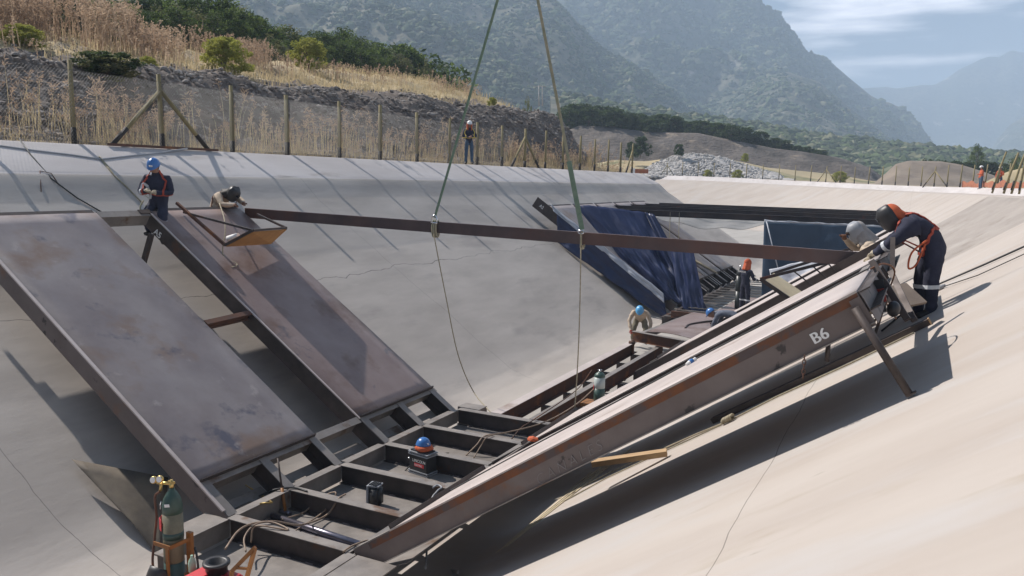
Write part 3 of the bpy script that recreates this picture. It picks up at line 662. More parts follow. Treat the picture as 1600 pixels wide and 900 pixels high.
# ------------------------------------------------------------------ steel flume sections
XA, XB = -7.53, -5.55; CS, SN = math.cos(R(33.7)), math.sin(R(33.7)); DEP = .28
def SA(s, y, n=0): return Vector((XA-s*CS+n*SN, y, s*SN+n*CS))
def SB(s, y, n=0):
    n = n+.03
    return Vector((XB+s*CS-n*SN, y, s*SN+n*CS))
NA = Vector((SN, 0, CS)); NBv = Vector((-SN, 0, CS))
def wall_panel(side, y0, label, plate_mat, rib_mat, stop=None, extra=0, name='wall_panel', y1=2.25, first_rust=False):
    P, n_ = (SA, NA) if side == 'A' else (SB, NBv); sg = 1 if side == 'A' else -1
    stop = stop or (6.43 if side == 'A' else 6.17)
    t = thing(name, label, 'steel panel', P(0, y0), 'steel wall panels')
    # top plate, slightly buckled
    bm = NB(); nu, nv = 26, 9; rows = []
    for lay in (1, 0):
        rows.append([[bm.verts.new(P(.62+(stop-.62)*i/(nu-1), y0-.012+(y1+.024)*j/(nv-1), .014*lay-.002+.004*fbm(i*.35, j*.5, y0))) for i in range(nu)] for j in range(nv)])
    for lay in (0, 1):
        for j in range(nv-1):
            for i in range(nu-1):
                q = (rows[lay][j][i], rows[lay][j][i+1], rows[lay][j+1][i+1], rows[lay][j+1][i]); f = bm.faces.new(q if lay == (0 if sg < 0 else 1) else q[::-1]); f.smooth = True
    def skirt(seq0, seq1):
        for k in range(len(seq0)-1): bm.faces.new((seq0[k], seq0[k+1], seq1[k+1], seq1[k]))
    A, B = rows
    skirt(A[0], B[0]); skirt(A[-1], B[-1]); skirt([r[0] for r in A], [r[0] for r in B]); skirt([r[-1] for r in A], [r[-1] for r in B])
    bmesh.ops.recalc_face_normals(bm, faces=bm.faces); obj('top_plate', bm, plate_mat, t)
    if extra:
        bm = NB(); bar(bm, P(stop-.3, y0+.05, -.02), P(stop+extra, y0+.05, .0), .07, .06, n_); obj('shadow_bar', bm, steel, t)  # unseen bar added past the panel top to cast a thin shadow line
    for k, yy in enumerate((y0, y0+y1/2, y0+y1)):
        s1 = stop; bm = NB()
        inner = 1 if k < 2 else -1
        up = n_; a = P(0, yy, -.004); b = P(s1, yy, -.004); side_ = (b-a).cross(up).normalized()   # side vector used by bar()
        sgn = inner if side_.y > 0 else -inner
        if k == 1: ibeam(bm, a, b, DEP, .14, up)
        else: cbeam(bm, a, b, DEP, .14, up, sgn)
        obj('rib', bm, rib_mat if k == 0 else steel, t)
        if k != 1:
            bm = NB(); bar(bm, P(.0, yy, .004), P(.62, yy, .004), .15, .01, up, (sgn*.075, 0)); obj('foot_flange', bm, flange, t)
        else:
            bm = NB(); bar(bm, P(.0, yy, .004), P(.62, yy, .004), .15, .01, up); obj('foot_flange', bm, flange, t)
    bm = NB(); cbeam(bm, P(stop, y0+.01, -.005), P(stop, y0+y1-.01, -.005), .18, .10, n_, 1 if side == 'B' else -1); obj('end_channel', bm, steel, t)
    bm = NB(); bar(bm, P(.62, y0+.02, -.03), P(.62, y0+y1-.02, -.03), .02, .20, n_); obj('lower_stiffener', bm, steel, t)
    bm = NB(); bar(bm, P(.0, y0+.16, -DEP+.012), P(.0, y0+y1-.16, -DEP+.012), .001, .001, n_); bm.free()
    return t
A1 = wall_panel('A', 7.13, 'large near steel panel on the left bank, mottled grey plate', plateA, webB, extra=1.9)
A5 = wall_panel('A', 10.47, 'brownish steel panel marked A5 on the left bank, right of the near grey one', plateC, steel)
bm = NB(); bar(bm, SA(.1, 7.13, .008), SA(6.43, 7.13, .008), .05, .02, NA, (0, 0)); obj('worn_edge', bm, plateB, A1)
bm = NB(); bar(bm, SA(.6, 10.47, .006), SA(6.43, 10.47, .006), .03, .02, NA, (0, 0)); obj('worn_edge', bm, plateB, A5)
text('marking', 'A5', .17, SA(6.12, 10.462, -.26), (-CS*-1, 0, -SN), NA, whiteP, A5, bold=.003)
# cross pieces between the two left panels
t = thing('cross_channel', 'steel channel bridging the tops of the two near left panels', 'steel beam', SA(6.43, 9.4))
bm = NB(); bar(bm, SA(6.40, 9.42, -.01), SA(6.40, 10.44, -.01), .17, .012, NA); bar(bm, SA(6.34, 9.42, -.13), SA(6.34, 10.44, -.13), .012, .22, NA); obj('channel', bm, flange, t)
bm = NB(); bar(bm, SA(6.42, 10.25, .012), SA(6.42, 10.5, .012), .12, .012, NA); obj('splice_plate', bm, steel, t)
bm = NB(); ibeam(bm, SA(3.38, 9.42, .01), SA(3.42, 10.45, .01), .14, .10, NA); obj('cross_strut', bm, rust, label='short rusty strut halfway up between the two near left panels', cat='steel beam')
bm = NB(); bar(bm, SA(5.95, 10.25, -.15), SA(5.75, 10.2, -.98), .10, .06, (0, 1, 0)); obj('support_leg', bm, steel, label='short dark leg under the top corner of the brownish A5 panel', cat='steel prop')
# B side
B6 = wall_panel('B', 7.13, 'long near steel panel marked B6 on the right bank, pale plate and rusty side', plateB, webB)
bm = NB(); bar(bm, SB(.25, 7.121, -.045), SB(6.16, 7.121, -.045), .004, .075, NBv); obj('rust_band', bm, orust, B6)
bm = NB(); bar(bm, SB(.62, 7.122, .008), SB(6.17, 7.122, .008), .018, .014, NBv); obj('cut_edge', bm, edgeM, B6)
bm = NB(); bar(bm, SB(.1, 7.10, -DEP+.002), SB(6.17, 7.10, -DEP+.002), .03, .008, NBv); obj('lower_lip', bm, flange, B6)
bm = NB(); bar(bm, SB(6.185, 7.13, -.15), SB(6.185, 9.38, -.15), .006, .30, NBv); obj('end_plate', bm, webB, B6)
bm = NB(); bar(bm, SB(6.08, 7.108, -.17), SB(6.17, 7.108, -.17), .012, .26, NBv); obj('lug_plate', bm, webB, B6)
for q in (0, .004, .008): text('marking', 'B6', .135, SB(5.66+q, 7.116-.0005*q, -.225), (CS, 0, SN), NBv, whiteP, B6, space=1.05)
text('chalk_writing', 'CANALES', .15, SB(2.62, 7.116, -.27), (CS, 0, SN+.06), NBv, chalk, B6, bold=-.0032, space=1.45, shear=.3)
B2 = wall_panel('B', 10.50, 'second pale steel panel on the right bank, just behind the B6 one', plateB, steel, y1=2.2)
bm = NB(); bar(bm, SB(.62, 10.49, .008), SB(6.17, 10.49, .008), .018, .014, NBv); obj('cut_edge', bm, edgeM, B2)
B3 = wall_panel('B', 17.4, 'third right bank steel panel, dark sided, behind the hanging scaffold', plateB, steel, name='wall_panel')
B4 = wall_panel('B', 22.5, 'right bank steel panel below the steel blue tarpaulin', plateB, steel, stop=6.0)
t = thing('cross_channel', 'steel channel across the top ends of the two near right panels', 'steel beam', SB(6.3, 9.4))
bm = NB(); cbeam(bm, SB(6.08, 9.4, .0), SB(6.08, 12.7, .0), .22, .10, NBv, -1); obj('channel', bm, flange, t)
bm = NB(); bar(bm, SB(5.5, 12.72, -.02), SB(6.17, 12.72, -.02), .02, .30, NBv); obj('gusset', bm, steel, t)
# chain under B6
bm = NB()
for k in range(5):
    z = Vector((0, 0, -.04*k)); c = SB(5.55, 7.06, -DEP)+z; ax = Vector((1, 0, 0)) if k % 2 else Vector((0, 1, 0))
    tube(bm, [c+ax*.013*math.cos(a)+Vector((0, 0, .025*math.sin(a))) for a in np.linspace(0, 2*math.pi, 11)], .0045, 5, caps=False)
obj('chain', bm, rust, label='short rusty chain hanging under the B6 panel', cat='chain')
bm = NB(); tube(bm, [SB(5.75, 7.2, -DEP), SB(5.75, 7.2, -DEP)-Vector((0, 0, .15))], .02, 8); obj('pipe_prop', bm, steel, label='stubby dark pipe prop right of the chain under B6', cat='pipe')
t = thing('pipe_strut', 'grey pipe strut leaning from the B6 corner down to the shaded bank', 'prop', (0.02, 7.15, 2.63))
bm = NB(); tube(bm, [SB(6.10, 7.06, -.10), (.02, 7.05, 2.66)], .032, 10); obj('pipe', bm, steel, t)
bm = NB(); bar(bm, (-.01, 7.05, 2.655), (.06, 7.05, 2.70), .06, .012, NBv); obj('foot_plate', bm, steel, t)
# ------------------------------------------------------------------ base frame
t = BF = thing('base_frame', 'welded dark steel floor frame between the left and right panels', 'steel frame', (-6.54, 7.2, 0))
ribY = [7.15, 8.25, 9.36, 10.47, 11.6, 12.8]
for yy in [6.05]+ribY:
    bm = NB(); ibeam(bm, (XA+.02, yy, 0), (XB-.02, yy, 0), DEP, .14); obj('cross_rib', bm, steel, t)
    bm = NB(); bar(bm, (XA+.03, yy, .006), (XB-.03, yy, .006), .15, .010); obj('rib_flange', bm, flange, t)
for yy in ribY:
    bm = NB()
    for k in range(5):
        x = XA+.25+.36*k+random.uniform(-.05, .05); bar(bm, (x, yy-.075, -DEP+.014), (x+random.uniform(.08, .14), yy-.075, -DEP+.014), .012, .012)
    obj('weld_dashes', bm, galv, t)
for x, nm in ((XA, 'left'), (XB, 'right')):
    bm = NB()
    for a, b in zip([6.05]+ribY, ribY): bar(bm, (x, a+.085, .004), (x, b-.085, .004), .14, .012); bar(bm, (x, a+.01, -DEP/2), (x, b-.01, -DEP/2), .01, DEP-.03)
    obj('side_rail', bm, flange, t)
for a, b in zip([6.05]+ribY, ribY):
    bm = NB(); box(bm, (XA+.05, a+.03, -DEP-.008), (XB-.05, b-.03, -DEP+.002)); obj('floor_plate', bm, concF if False else flange, t)
for P, sg in ((SA, 1), (SB, -1)):       # knee cells between the kink and the panels
    for a, b in zip(ribY[:-1], ribY[1:]):
        bm = NB(); n_ = NA if sg > 0 else NBv; bar(bm, P(.60, a+.02, -.01), P(.60, b-.02, -.01), .13, .012, n_); bar(bm, P(.60, a+.02, -.14), P(.60, b-.02, -.14), .01, .25, n_); obj('knee_rail', bm, flange, t)
        bm = NB(); x0 = XA-.05 if sg > 0 else XB+.05; x1 = XA-.50 if sg > 0 else XB+.50
        bm2 = NB(); y_a, y_b = a+.05, b-.05; hole = .5*(y_a+y_b)
        for (u0, u1, v0, v1) in ((0, 1.5, a-.02, b+.02),) if sg < 0 else ((0, 1, y_a, hole-.17), (0, 1, hole+.17, y_b), (0, .3, hole-.17, hole+.17), (.68, 1, hole-.17, hole+.17)):  # right side plates made solid and longer to shut out light
            xa = x0+(x1-x0)*u0; xb = x0+(x1-x0)*u1; za = -DEP+.02+.20*u0; zb = -DEP+.02+.20*u1
            bar(bm2, (xa, (v0+v1)/2, za), (xb, (v0+v1)/2, zb), v1-v0-.002, .01)
        obj('knee_plate', bm2, flange, t)
    for yy in ribY[1:-1]:
        if (P is SA and yy not in (9.36, 10.47)) or P is SB: pass
for x0, x1, yw in ((XA-.34, XA-.08, 6.5), (XB+.08, XB+.62, 6.05)):
    bm = NB(); box(bm, (x0, yw, -.012), (x1, 7.08, .004)); obj('wing_plate', bm, flange, t)
    bm = NB(); box(bm, (x0, yw, -DEP), (x1, yw+.012, -.014)); obj('wing_web', bm, steel, t)
# beyond: rails and sleepers on the concrete
t = thing('rail_frame', 'longitudinal steel rails with short sleepers on the canal floor beyond the welded frame', 'steel frame', (-6.5, 13, -.4))
for x, m_ in ((-6.78, flange), (-6.03, steel), (-5.28, steel)):
    bm = NB(); ibeam(bm, (x, 12.9, -.01), (x+ (.0 if x < -6.5 else .05), 21.0, -.01), .30, .20 if x < -6.5 else .12); obj('rail', bm, rust, t)
    bm = NB(); bar(bm, (x, 12.92, -.003), (x+(.0 if x < -6.5 else .05), 21.0, -.003), .21 if x < -6.5 else .13, .010); obj('rail_flange', bm, plateB if x < -6.5 else flange, t)
for k in range(7):
    for x0, x1 in ((-6.70, -6.08), (-5.95, -5.33)):
        y = 13.6+1.15*k+(.25 if x0 > -6.2 else 0); bm = NB(); box(bm, (x0, y, -.44), (x1, y+.12, -.30)); obj('sleeper', bm, steel, t)
bm = NB(); box(bm, (-7.62, 12.95, -.30), (-7.15, 13.25, .0)); obj('steel_block', bm, flange, label='squat steel block at the back left corner of the floor frame', cat='steel block')
# ------------------------------------------------------------------ work platforms and far sections
t = thing('work_platform', 'raised steel work platform with a brown plate where the crouching workers are', 'platform', (-5.5, 20.6, 0))
bm = NB(); ibeam(bm, (-6.75, 20.75, .30), (-4.2, 19.9, .30), .26, .12); obj('front_beam', bm, rust, t)
bm = NB(); bar(bm, (-6.75, 20.75, .308), (-4.2, 19.9, .308), .14, .01); obj('beam_flange', bm, flange, t)
bm = NB(); ibeam(bm, (-6.55, 20.8, .27), (-6.2, 25.0, .27), .2, .10); obj('side_beam', bm, flange, t)
bm = NB(); ibeam(bm, (-6.9, 25.0, .27), (-4.4, 25.2, .27), .2, .10); obj('back_beam', bm, rust, t)
V, F = grid(lambda u, v: (-6.35+1.35*u+.25*v, 20.75+3.9*v-.35*u, .33+.05*math.sin(math.pi*u)*(1-v)+.01*v), 8, 8); thicken(npobj('brown_plate', V, F, plateC, t), .012)
for x in (-6.7, -4.5):
    bm = NB(); tube(bm, [(x, 20.6, .1), (x, 20.6, -.48)], .045, 8); tube(bm, [(x-.08, 20.55, .03), (x+.08, 20.55, .03)], .05, 8); obj('roller_leg', bm, rust, t)
for x in (-6.6, -4.7):
    bm = NB(); tube(bm, [(x, 25, .1), (x, 25, -.48)], .04, 8); obj('leg', bm, steel, t)
bm = NB(); tube(bm, spline([(-5.55, 21.6, .37), (-5.6, 22.2, .38), (-5.35, 22.9, .38), (-5.15, 23.2, .38)], 6), .03, 7); obj('hose_piece', bm, steel, label='curved dark hose lying on the brown platform plate', cat='hose')
V, F = grid(lambda u, v: (-6.05+1.25*u+.15*v, 26.6+4.9*v, .02+.015*math.sin(9*u)), 4, 6); thicken(npobj('floor_sheet', V, F, plateC, label='flat brown sheet on the rungs under the standing orange hooded worker', cat='steel sheet'), .012)
t = thing('rung_floor', 'dark floor frame with many light rungs between the far panels', 'steel frame', (-6.5, 26, -.1))
for x in (-7.3, -4.7):
    bm = NB(); ibeam(bm, (x, 25.4, -.02), (x, 38, -.02), .25, .1); obj('side_rail', bm, steel, t)
for k in range(17):
    y = 25.6+.75*k; bm = NB(); bar(bm, (-7.3, y, -.01), (-4.7, y, -.01), .07, .03); obj('rung', bm, flange, t)
farA = []
for k, (y0, lab) in enumerate(((27.9, 'far left bank panel whose front is wrapped by the blue tarpaulin'), (30.3, 'second far left bank panel, just right of the blue tarpaulin'), (32.7, 'third far left bank panel, midway to the bend'), (35.1, 'fourth far left bank panel, before the last one'), (37.5, 'last left bank panel, farthest towards the bend'))):
    p = wall_panel('A', y0, lab, plateA, steel, name='wall_panel', stop=6.0, y1=2.2); farA.append(p)
bm = NB(); bar(bm, SA(4.6, 27.885, .0), SA(6.6, 27.885, .0), .02, .42, NA, (0, -.2)); obj('web_extension', bm, steel, farA[0])
text('marking', 'A2', .16, SA(6.35, 27.87, -.25), (CS, 0, -SN), NA, whiteP, farA[0], bold=.002)
for k in range(6):
    bm = NB(); y = 28+1.6*k; bar(bm, SA(.02, y, .02), SA(1.3, y-.1, .02), .07, .03, NA); obj('light_bar', bm, flange, label='light steel bar at the foot of the far left panels, %s from the camera' % ordn(k), cat='steel bar', group='bars at the foot of the far left panels')
bm = NB(); bar(bm, SA(.6, 36.2, .05), SA(2.9, 34.6, .05), .22, .03, NA); obj('board', bm, paleboard, label='pale narrow board lying across the far left panels behind the cylinders', cat='board')
# rafters
for k, (y0, x0, lab) in enumerate(((30.2, -12.1, 'nearest of the dark rafters above the blue tarpaulins'), (34.6, -12.36, 'second dark rafter beyond the blue tarpaulins'), (36.9, -12.38, 'third dark rafter beyond the blue tarpaulins'), (39.1, -12.37, 'fourth dark rafter beyond the blue tarpaulins'), (41.5, -12.36, 'farthest of the dark rafters towards the bend'))):
    bm = NB(); z0 = 3.26; ibeam(bm, (x0, y0, z0), (-.35, y0, z0-.06), .22, .12); o = obj('rafter', bm, rafterM, label=lab, cat='steel beam', group='rafters across the far canal')
# tarpaulins
def cloth(name, A, B, C_, D, m, amp, fr, nu=60, nv=40, seed=0, kind=None, parent=None, **k):
    A, B, C_, D = map(Vector, (A, B, C_, D)); n = (B-A).cross(D-A).normalized()
    def fn(u, v):
        p = A.lerp(B, u).lerp(D.lerp(C_, u), v)
        fold = math.sin(u*fr+3*fbm(u*2, v*1.2, seed))*.5 + fbm(u*5, v*2.5, seed+3)
        return p+n*amp*fold*(.25+v) + Vector((0, 0, -.03*abs(math.sin(u*14))*(1-v)))
    V, F = grid(fn, nu, nv); return thicken(npobj(name, V, F, m, parent, smooth=True, **k), .012)
TL = thing('tarpaulin', 'crumpled royal blue tarpaulin hung over the front of the far left panel', 'tarpaulin', (-9.5, 28.2, 1))
cloth('hanging_sheet', (-11.9, 28.7, 3.45), (-9.35, 29.6, 3.20), (-7.0, 28.0, -.05), (-8.2, 27.8, .25), tarpB, .24, 9, parent=TL)
cloth('side_drape', (-9.35, 29.6, 3.20), (-9.0, 29.75, 3.1), (-6.35, 27.9, -.1), (-7.05, 27.95, -.05), tarpB, .12, 7, 20, 40, 2, parent=TL)
cloth('right_drape', (-8.2, 28.9, 2.2), (-7.15, 28.4, 2.0), (-6.45, 27.8, -.15), (-7.3, 27.75, -.1), tarpB, .10, 9, 30, 40, 9, parent=TL)
cloth('lower_drape', SA(5.6, 27.78, .03), SA(.5, 27.7, .05), SA(-.1, 27.62, -.55), SA(4.9, 27.7, -.85), tarpB, .10, 22, 90, 20, 5, parent=TL)
cloth('pale_fold', SA(6.0, 27.76, .14), SA(.6, 27.66, .16), SA(.35, 27.60, -.10), SA(5.7, 27.72, .0), tarpW, .07, 30, 100, 10, 7, parent=TL)
TR = thing('tarpaulin', 'flat steel blue tarpaulin curtain on the right below the dark rafters', 'tarpaulin', (-3, 28, 1))
cloth('curtain', (-4.72, 28, 3.12), (-.95, 28, 3.08), (-1.3, 27.9, 1.7), (-4.62, 27.9, -.1), tarpD, .08, 6, 50, 30, 4, parent=TR)
cloth('pale_edge', (-4.7, 27.93, 3.16), (-1.0, 27.93, 3.12), (-1.0, 27.93, 3.06), (-4.7, 27.93, 3.09), tarpW, .03, 60, 120, 3, 11, parent=TR)
cloth('pale_flap', (-3.9, 24.5, 1.85), (-1.4, 24.5, 2.75), (-2.2, 24.3, 1.95), (-3.6, 24.2, .95), tarpW, .08, 12, 30, 20, 6, parent=TR)
bm = NB(); tube(bm, [(-4.62, 27.88, 3.1), (-3.95, 27.8, .9)], .02, 6); tube(bm, [(-3.95, 27.8, .9), (-3.6, 27.7, .0)], .02, 6); obj('cord', bm, tarpW, TR)
V, F = grid(lambda u, v: (-10.6+5.6*u, 34.6+5*v, 3.02-.62*math.sin(math.pi*(u*.8+.1))*(1-v)**.6-.05*math.sin(u*20)), 40, 12)
thicken(npobj('shade_sheet', V, F, grayS, label='sagging grey sheet slung under the far rafters', cat='sheet', smooth=True), .01)
for k, (x, lab) in enumerate(((-8.55, 'left one of the two thin lines hanging from the near rafter'), (-8.2, 'right one of the two thin lines hanging from the near rafter'))):
    bm = NB(); tube(bm, [(x, 30.2, 3.2), (x+.02, 30.25, 1.3)], .014, 5); obj('hanging_line', bm, ropeM, label=lab, cat='rope')
# ------------------------------------------------------------------ lifted beam, slings, tag lines
LB = thing('lifting_beam', 'long brown steel beam hanging from two slings across the canal', 'steel beam', (-6.5, 12.85, 3.4))
p0 = Vector((-12.85, 12.85, 3.585)); p1 = Vector((-.50, 12.85, 3.345))
bm = NB(); cbeam(bm, p0, p1, .205, .10, (0, 0, 1), -1); bm2 = bm; obj('channel', bm, beamM, LB)
s1 = ony(680, 350, 12.85); s2 = ony(910, 366, 12.85)
hook = atd(809, -340, 14.2)
for (s, top, m_, lab, c) in ((s1, atd(778, -2, 13.5), ropeG, 'green webbing sling going up from the shackled point of the lifted beam', 0), (s2, atd(840, -2, 13.5), ropeT, 'tan webbing sling wrapped round the lifted beam on the right', 1)):
    a = Vector(s)+Vector((0, -.02, .12 if c == 0 else .08)); b = a+(top-a)*1.9
    t = thing('sling', lab, 'sling', a)
    if c == 0:
        bm = NB(); bar(bm, a, b, .045, .014, (0, 1, 0)); obj('webbing', bm, ropeG, t)
        bm = NB(); cx = Vector(s)
        tube(bm, [cx+Vector((.055*math.cos(q), -.03, .075+.085*math.sin(q))) for q in np.linspace(-.6, math.pi+.6, 14)], .016, 7); tube(bm, [cx+Vector((-.07, -.03, .02)), cx+Vector((.07, -.03, .02))], .018, 7)
        obj('shackle', bm, chrome, t)
        bm = NB()
        for dx in (-.04, .0, .04):
            tube(bm, [cx+Vector((dx, .02+.13*math.cos(q)*.5, -.09+.155*math.sin(q))) for q in np.linspace(0, 2*math.pi, 17)], .016, 6, caps=False)
        obj('knotted_loop', bm, ropeT, t)
    else:
        bm = NB(); m = a+(top-a)*.30; bar(bm, a, m, .085, .016, (0, 1, 0)); obj('webbing', bm, ropeG, t)
        bm = NB(); bar(bm, m, b, .048, .014, (0, 1, 0)); obj('upper_webbing', bm, ropeT, t)
        bm = NB(); cx = Vector(s)+Vector((0, .02, -.10)); hw, hh = .075, .125
        for q0, q1 in (((-hw, hh), (hw, hh)), ((hw, hh), (hw, -hh)), ((hw, -hh), (-hw, -hh)), ((-hw, -hh), (-hw, hh))):
            bar(bm, cx+Vector((0, q0[0], q0[1])), cx+Vector((0, q1[0], q1[1])), .07, .012, (1, 0, 0), (0, 0))
        obj('wrap', bm, ropeT, t)
        bm = NB(); tube(bm, [cx+Vector((.055*math.cos(q), -.09, .14+.03*math.sin(q))) for q in np.linspace(0, 2*math.pi, 12)], .012, 6, caps=False); obj('ring', bm, chrome, t)
A_ = Vector(s1)+Vector((0, -.05, -.18))
bm = NB(); tube(bm, spline([A_, ony(697, 465, 13.0), ony(716, 555, 13.3), ony(740, 612, 13.8), onz(768, 646, -.02)], 10), .011, 5); obj('tag_line', bm, ropeM, label='thin slack tag line curving down from the shackled point of the beam', cat='rope')
A_ = Vector(s2)+Vector((0, -.05, -.22))
bm = NB(); tube(bm, spline([A_, ony(906, 480, 12.85), ony(903, 560, 12.8), ony(898, 640, 12.7)], 8), .011, 5); obj('tag_line', bm, ropeM, label='thin straight tag line hanging from the wrapped sling on the beam', cat='rope')
# ------------------------------------------------------------------ people
def seg_d(p, a, b):
    ab = b-a; t = max(0, min(1, (p-a).dot(ab)/max(ab.dot(ab), 1e-9))); return (p-a-ab*t).length
BASE = dict(pelvis=(0, 0, .95), waist=(0, 0, 1.08), chest=(.01, 0, 1.26), neckb=(0, 0, 1.44), head=(.03, 0, 1.60),
            shL=(0, .185, 1.40), elL=(0, .25, 1.13), wrL=(.08, .25, .90), shR=(0, -.185, 1.40), elR=(0, -.25, 1.13), wrR=(.08, -.25, .90),
            hiL=(0, .10, .90), knL=(.02, .12, .50), anL=(0, .13, .09), toL=(.15, .15, .045), hiR=(0, -.10, .90), knR=(.02, -.12, .50), anR=(0, -.13, .09), toR=(.15, -.15, .045))
RAD = dict(pelvis=.15, waist=.145, chest=.165, neckb=.085, head=.062, shL=.078, elL=.056, wrL=.042, haL=.036, shR=.078, elR=.056, wrR=.042, haR=.036,
           hiL=.105, knL=.078, anL=.066, toL=.042, hiR=.105, knR=.078, anR=.066, toR=.042)
BONES = [('pelvis', 'waist', 'top'), ('waist', 'chest', 'top'), ('chest', 'neckb', 'top'), ('neckb', 'head', 'skin'), ('chest', 'shL', 'top'), ('shL', 'elL', 'top'), ('elL', 'wrL', 'top'), ('wrL', 'haL', 'glove'),
         ('chest', 'shR', 'top'), ('shR', 'elR', 'top'), ('elR', 'wrR', 'top'), ('wrR', 'haR', 'glove'), ('pelvis', 'hiL', 'legs'), ('hiL', 'knL', 'legs'), ('knL', 'anL', 'legs'), ('anL', 'toL', 'boot'),
         ('pelvis', 'hiR', 'legs'), ('hiR', 'knR', 'legs'), ('knR', 'anR', 'legs'), ('anR', 'toR', 'boot')]
def person(label, loc, face, pose, cols, headdir=(1, 0, 0), scale=1.0, fat=1.0, group=None):
    """body: one continuous skin; returns (empty, frame function, head centre, head axes, bvh)"""
    loc = Vector(loc); f = Vector((math.cos(R(face)), math.sin(R(face)), 0)); l = Vector((-f.y, f.x, 0)); Z = Vector((0, 0, 1))
    def W(v): return loc + (f*v[0]+l*v[1]+Z*v[2])*scale
    J = {k: Vector(v) for k, v in BASE.items()}; J.update({k: Vector(v) for k, v in pose.items()})
    for s in 'LR':
        if 'ha'+s not in J:
            d = (J['wr'+s]-J['el'+s]).normalized(); J['ha'+s] = J['wr'+s]+d*.085
    names = list(J); bm = NB(); idx = {}
    for k in names: idx[k] = bm.verts.new(W(J[k]))
    for a, b, _ in BONES: bm.edges.new((idx[a], idx[b]))
    me = bpy.data.meshes.new('body'); bm.to_mesh(me); bm.free(); o = bpy.data.objects.new('body', me); COL.objects.link(o)
    md = o.modifiers.new('skin', 'SKIN'); md.use_smooth_shade = True; md.branch_smoothing = .3
    sv = me.skin_vertices[0].data
    for i, k in enumerate(names):
        r = RAD[k]*scale*(fat if k in ('pelvis', 'waist', 'chest') or k[:2] in ('sh', 'el', 'hi', 'kn') else 1); sv[i].radius = (r, r*(.80 if k in ('waist', 'chest', 'pelvis') else 1)); sv[i].use_root = (k == 'pelvis')
    o.modifiers.new('sub', 'SUBSURF').levels = 2; o.modifiers['sub'].render_levels = 2
    dg = bpy.context.evaluated_depsgraph_get(); m2 = bpy.data.meshes.new_from_object(o.evaluated_get(dg)); bpy.data.objects.remove(o)
    t = thing('person', label, 'person', loc, group)
    bm = NB(); bm.from_mesh(m2)
    kinds = ['top', 'legs', 'boot', 'glove', 'skin']; WJ = {k: W(J[k]) for k in names}
    for fc in bm.faces:
        c = fc.calc_center_median(); best = min(BONES, key=lambda b: seg_d(c, WJ[b[0]], WJ[b[1]])-(RAD[b[0]]+RAD[b[1]])*.4*scale)
        k = best[2]
        if best[0] in ('hiL', 'hiR', 'pelvis') and False: k = 'legs'
        fc.material_index = kinds.index(k); fc.smooth = True
    # cloth folds
    for v in bm.verts:
        d = fbm(v.co.x*9, v.co.y*9, v.co.z*14, 3); v.co += v.normal*.016*d*scale
    # head with nose and chin
    hd = (f*headdir[0]+l*headdir[1]+Z*headdir[2]).normalized(); up = Z-hd*Z.dot(hd)
    up = up.normalized() if up.length > .2 else (f*-1 if hd.z < 0 else f); hr = up.cross(hd)
    HC = WJ['head']+up*.045*scale+hd*.015*scale; n0 = len(bm.verts)
    r_ = bmesh.ops.create_uvsphere(bm, u_segments=20, v_segments=14, radius=1)
    for v in r_['verts']:
        x, y, z = v.co; ch = 1-.22*max(0, -z)*(1 if x < .3 else .6)
        nose = .030*math.exp(-((y/.16)**2+((z+.12)/.2)**2)) if x > .5 else 0; eye = -.014*math.exp(-(((abs(y)-.36)/.16)**2+((z-.05)/.12)**2)) if x > .3 else 0
        v.co = HC + (hd*(x*.098+nose+eye)+hr*y*.078*ch+up*(z*.122))*scale
    hv = set(r_['verts'])
    for fc in bm.faces:
        if fc.verts[0] in hv: fc.material_index = 4; fc.smooth = True
    # ears
    for sg in (1, -1): tube(bm, [HC+(hr*sg*.076-up*.03)*scale, HC+(hr*sg*.092+up*.0)*scale, HC+(hr*sg*.078+up*.028)*scale], [.01*scale, .014*scale, .008*scale], 6, mi=4)
    # hands: four fingers and a thumb, curled
    for s, sg in (('L', 1), ('R', -1)):
        a = WJ['wr'+s]; h = WJ['ha'+s]; d = (h-a).normalized(); el = WJ['el'+s]
        side = d.cross(Z); side = side.normalized() if side.length > .1 else l; dn = d.cross(side).normalized(); dn = -dn if dn.z > 0 else dn
        for k, ln in enumerate((.062, .072, .068, .052)):
            o_ = (k-1.5)*.019*scale; b0 = h+side*o_-d*.01; b1 = b0+(d*.6+dn*.35)*ln*.55*scale; b2 = b1+(d*.15+dn*.75)*ln*.6*scale
            tube(bm, [b0, b1, b2], [.0105*scale, .0098*scale, .008*scale], 6, mi=3)
        th = a.lerp(h, .45)+side*(-sg)*.03*scale; tube(bm, [th, th+(side*-sg*.03+d*.025)*scale, th+(side*-sg*.028+d*.055+dn*.012)*scale], [.013*scale, .012*scale, .009*scale], 6, mi=3)
    bvh = BVHTree.FromBMesh(bm)
    obj('body', bm, [cols['top'], cols['legs'], cols.get('boot', boot), cols.get('glove', paleG), skin], t)
    return t, W, HC, (hd, hr, up), bvh, J, scale
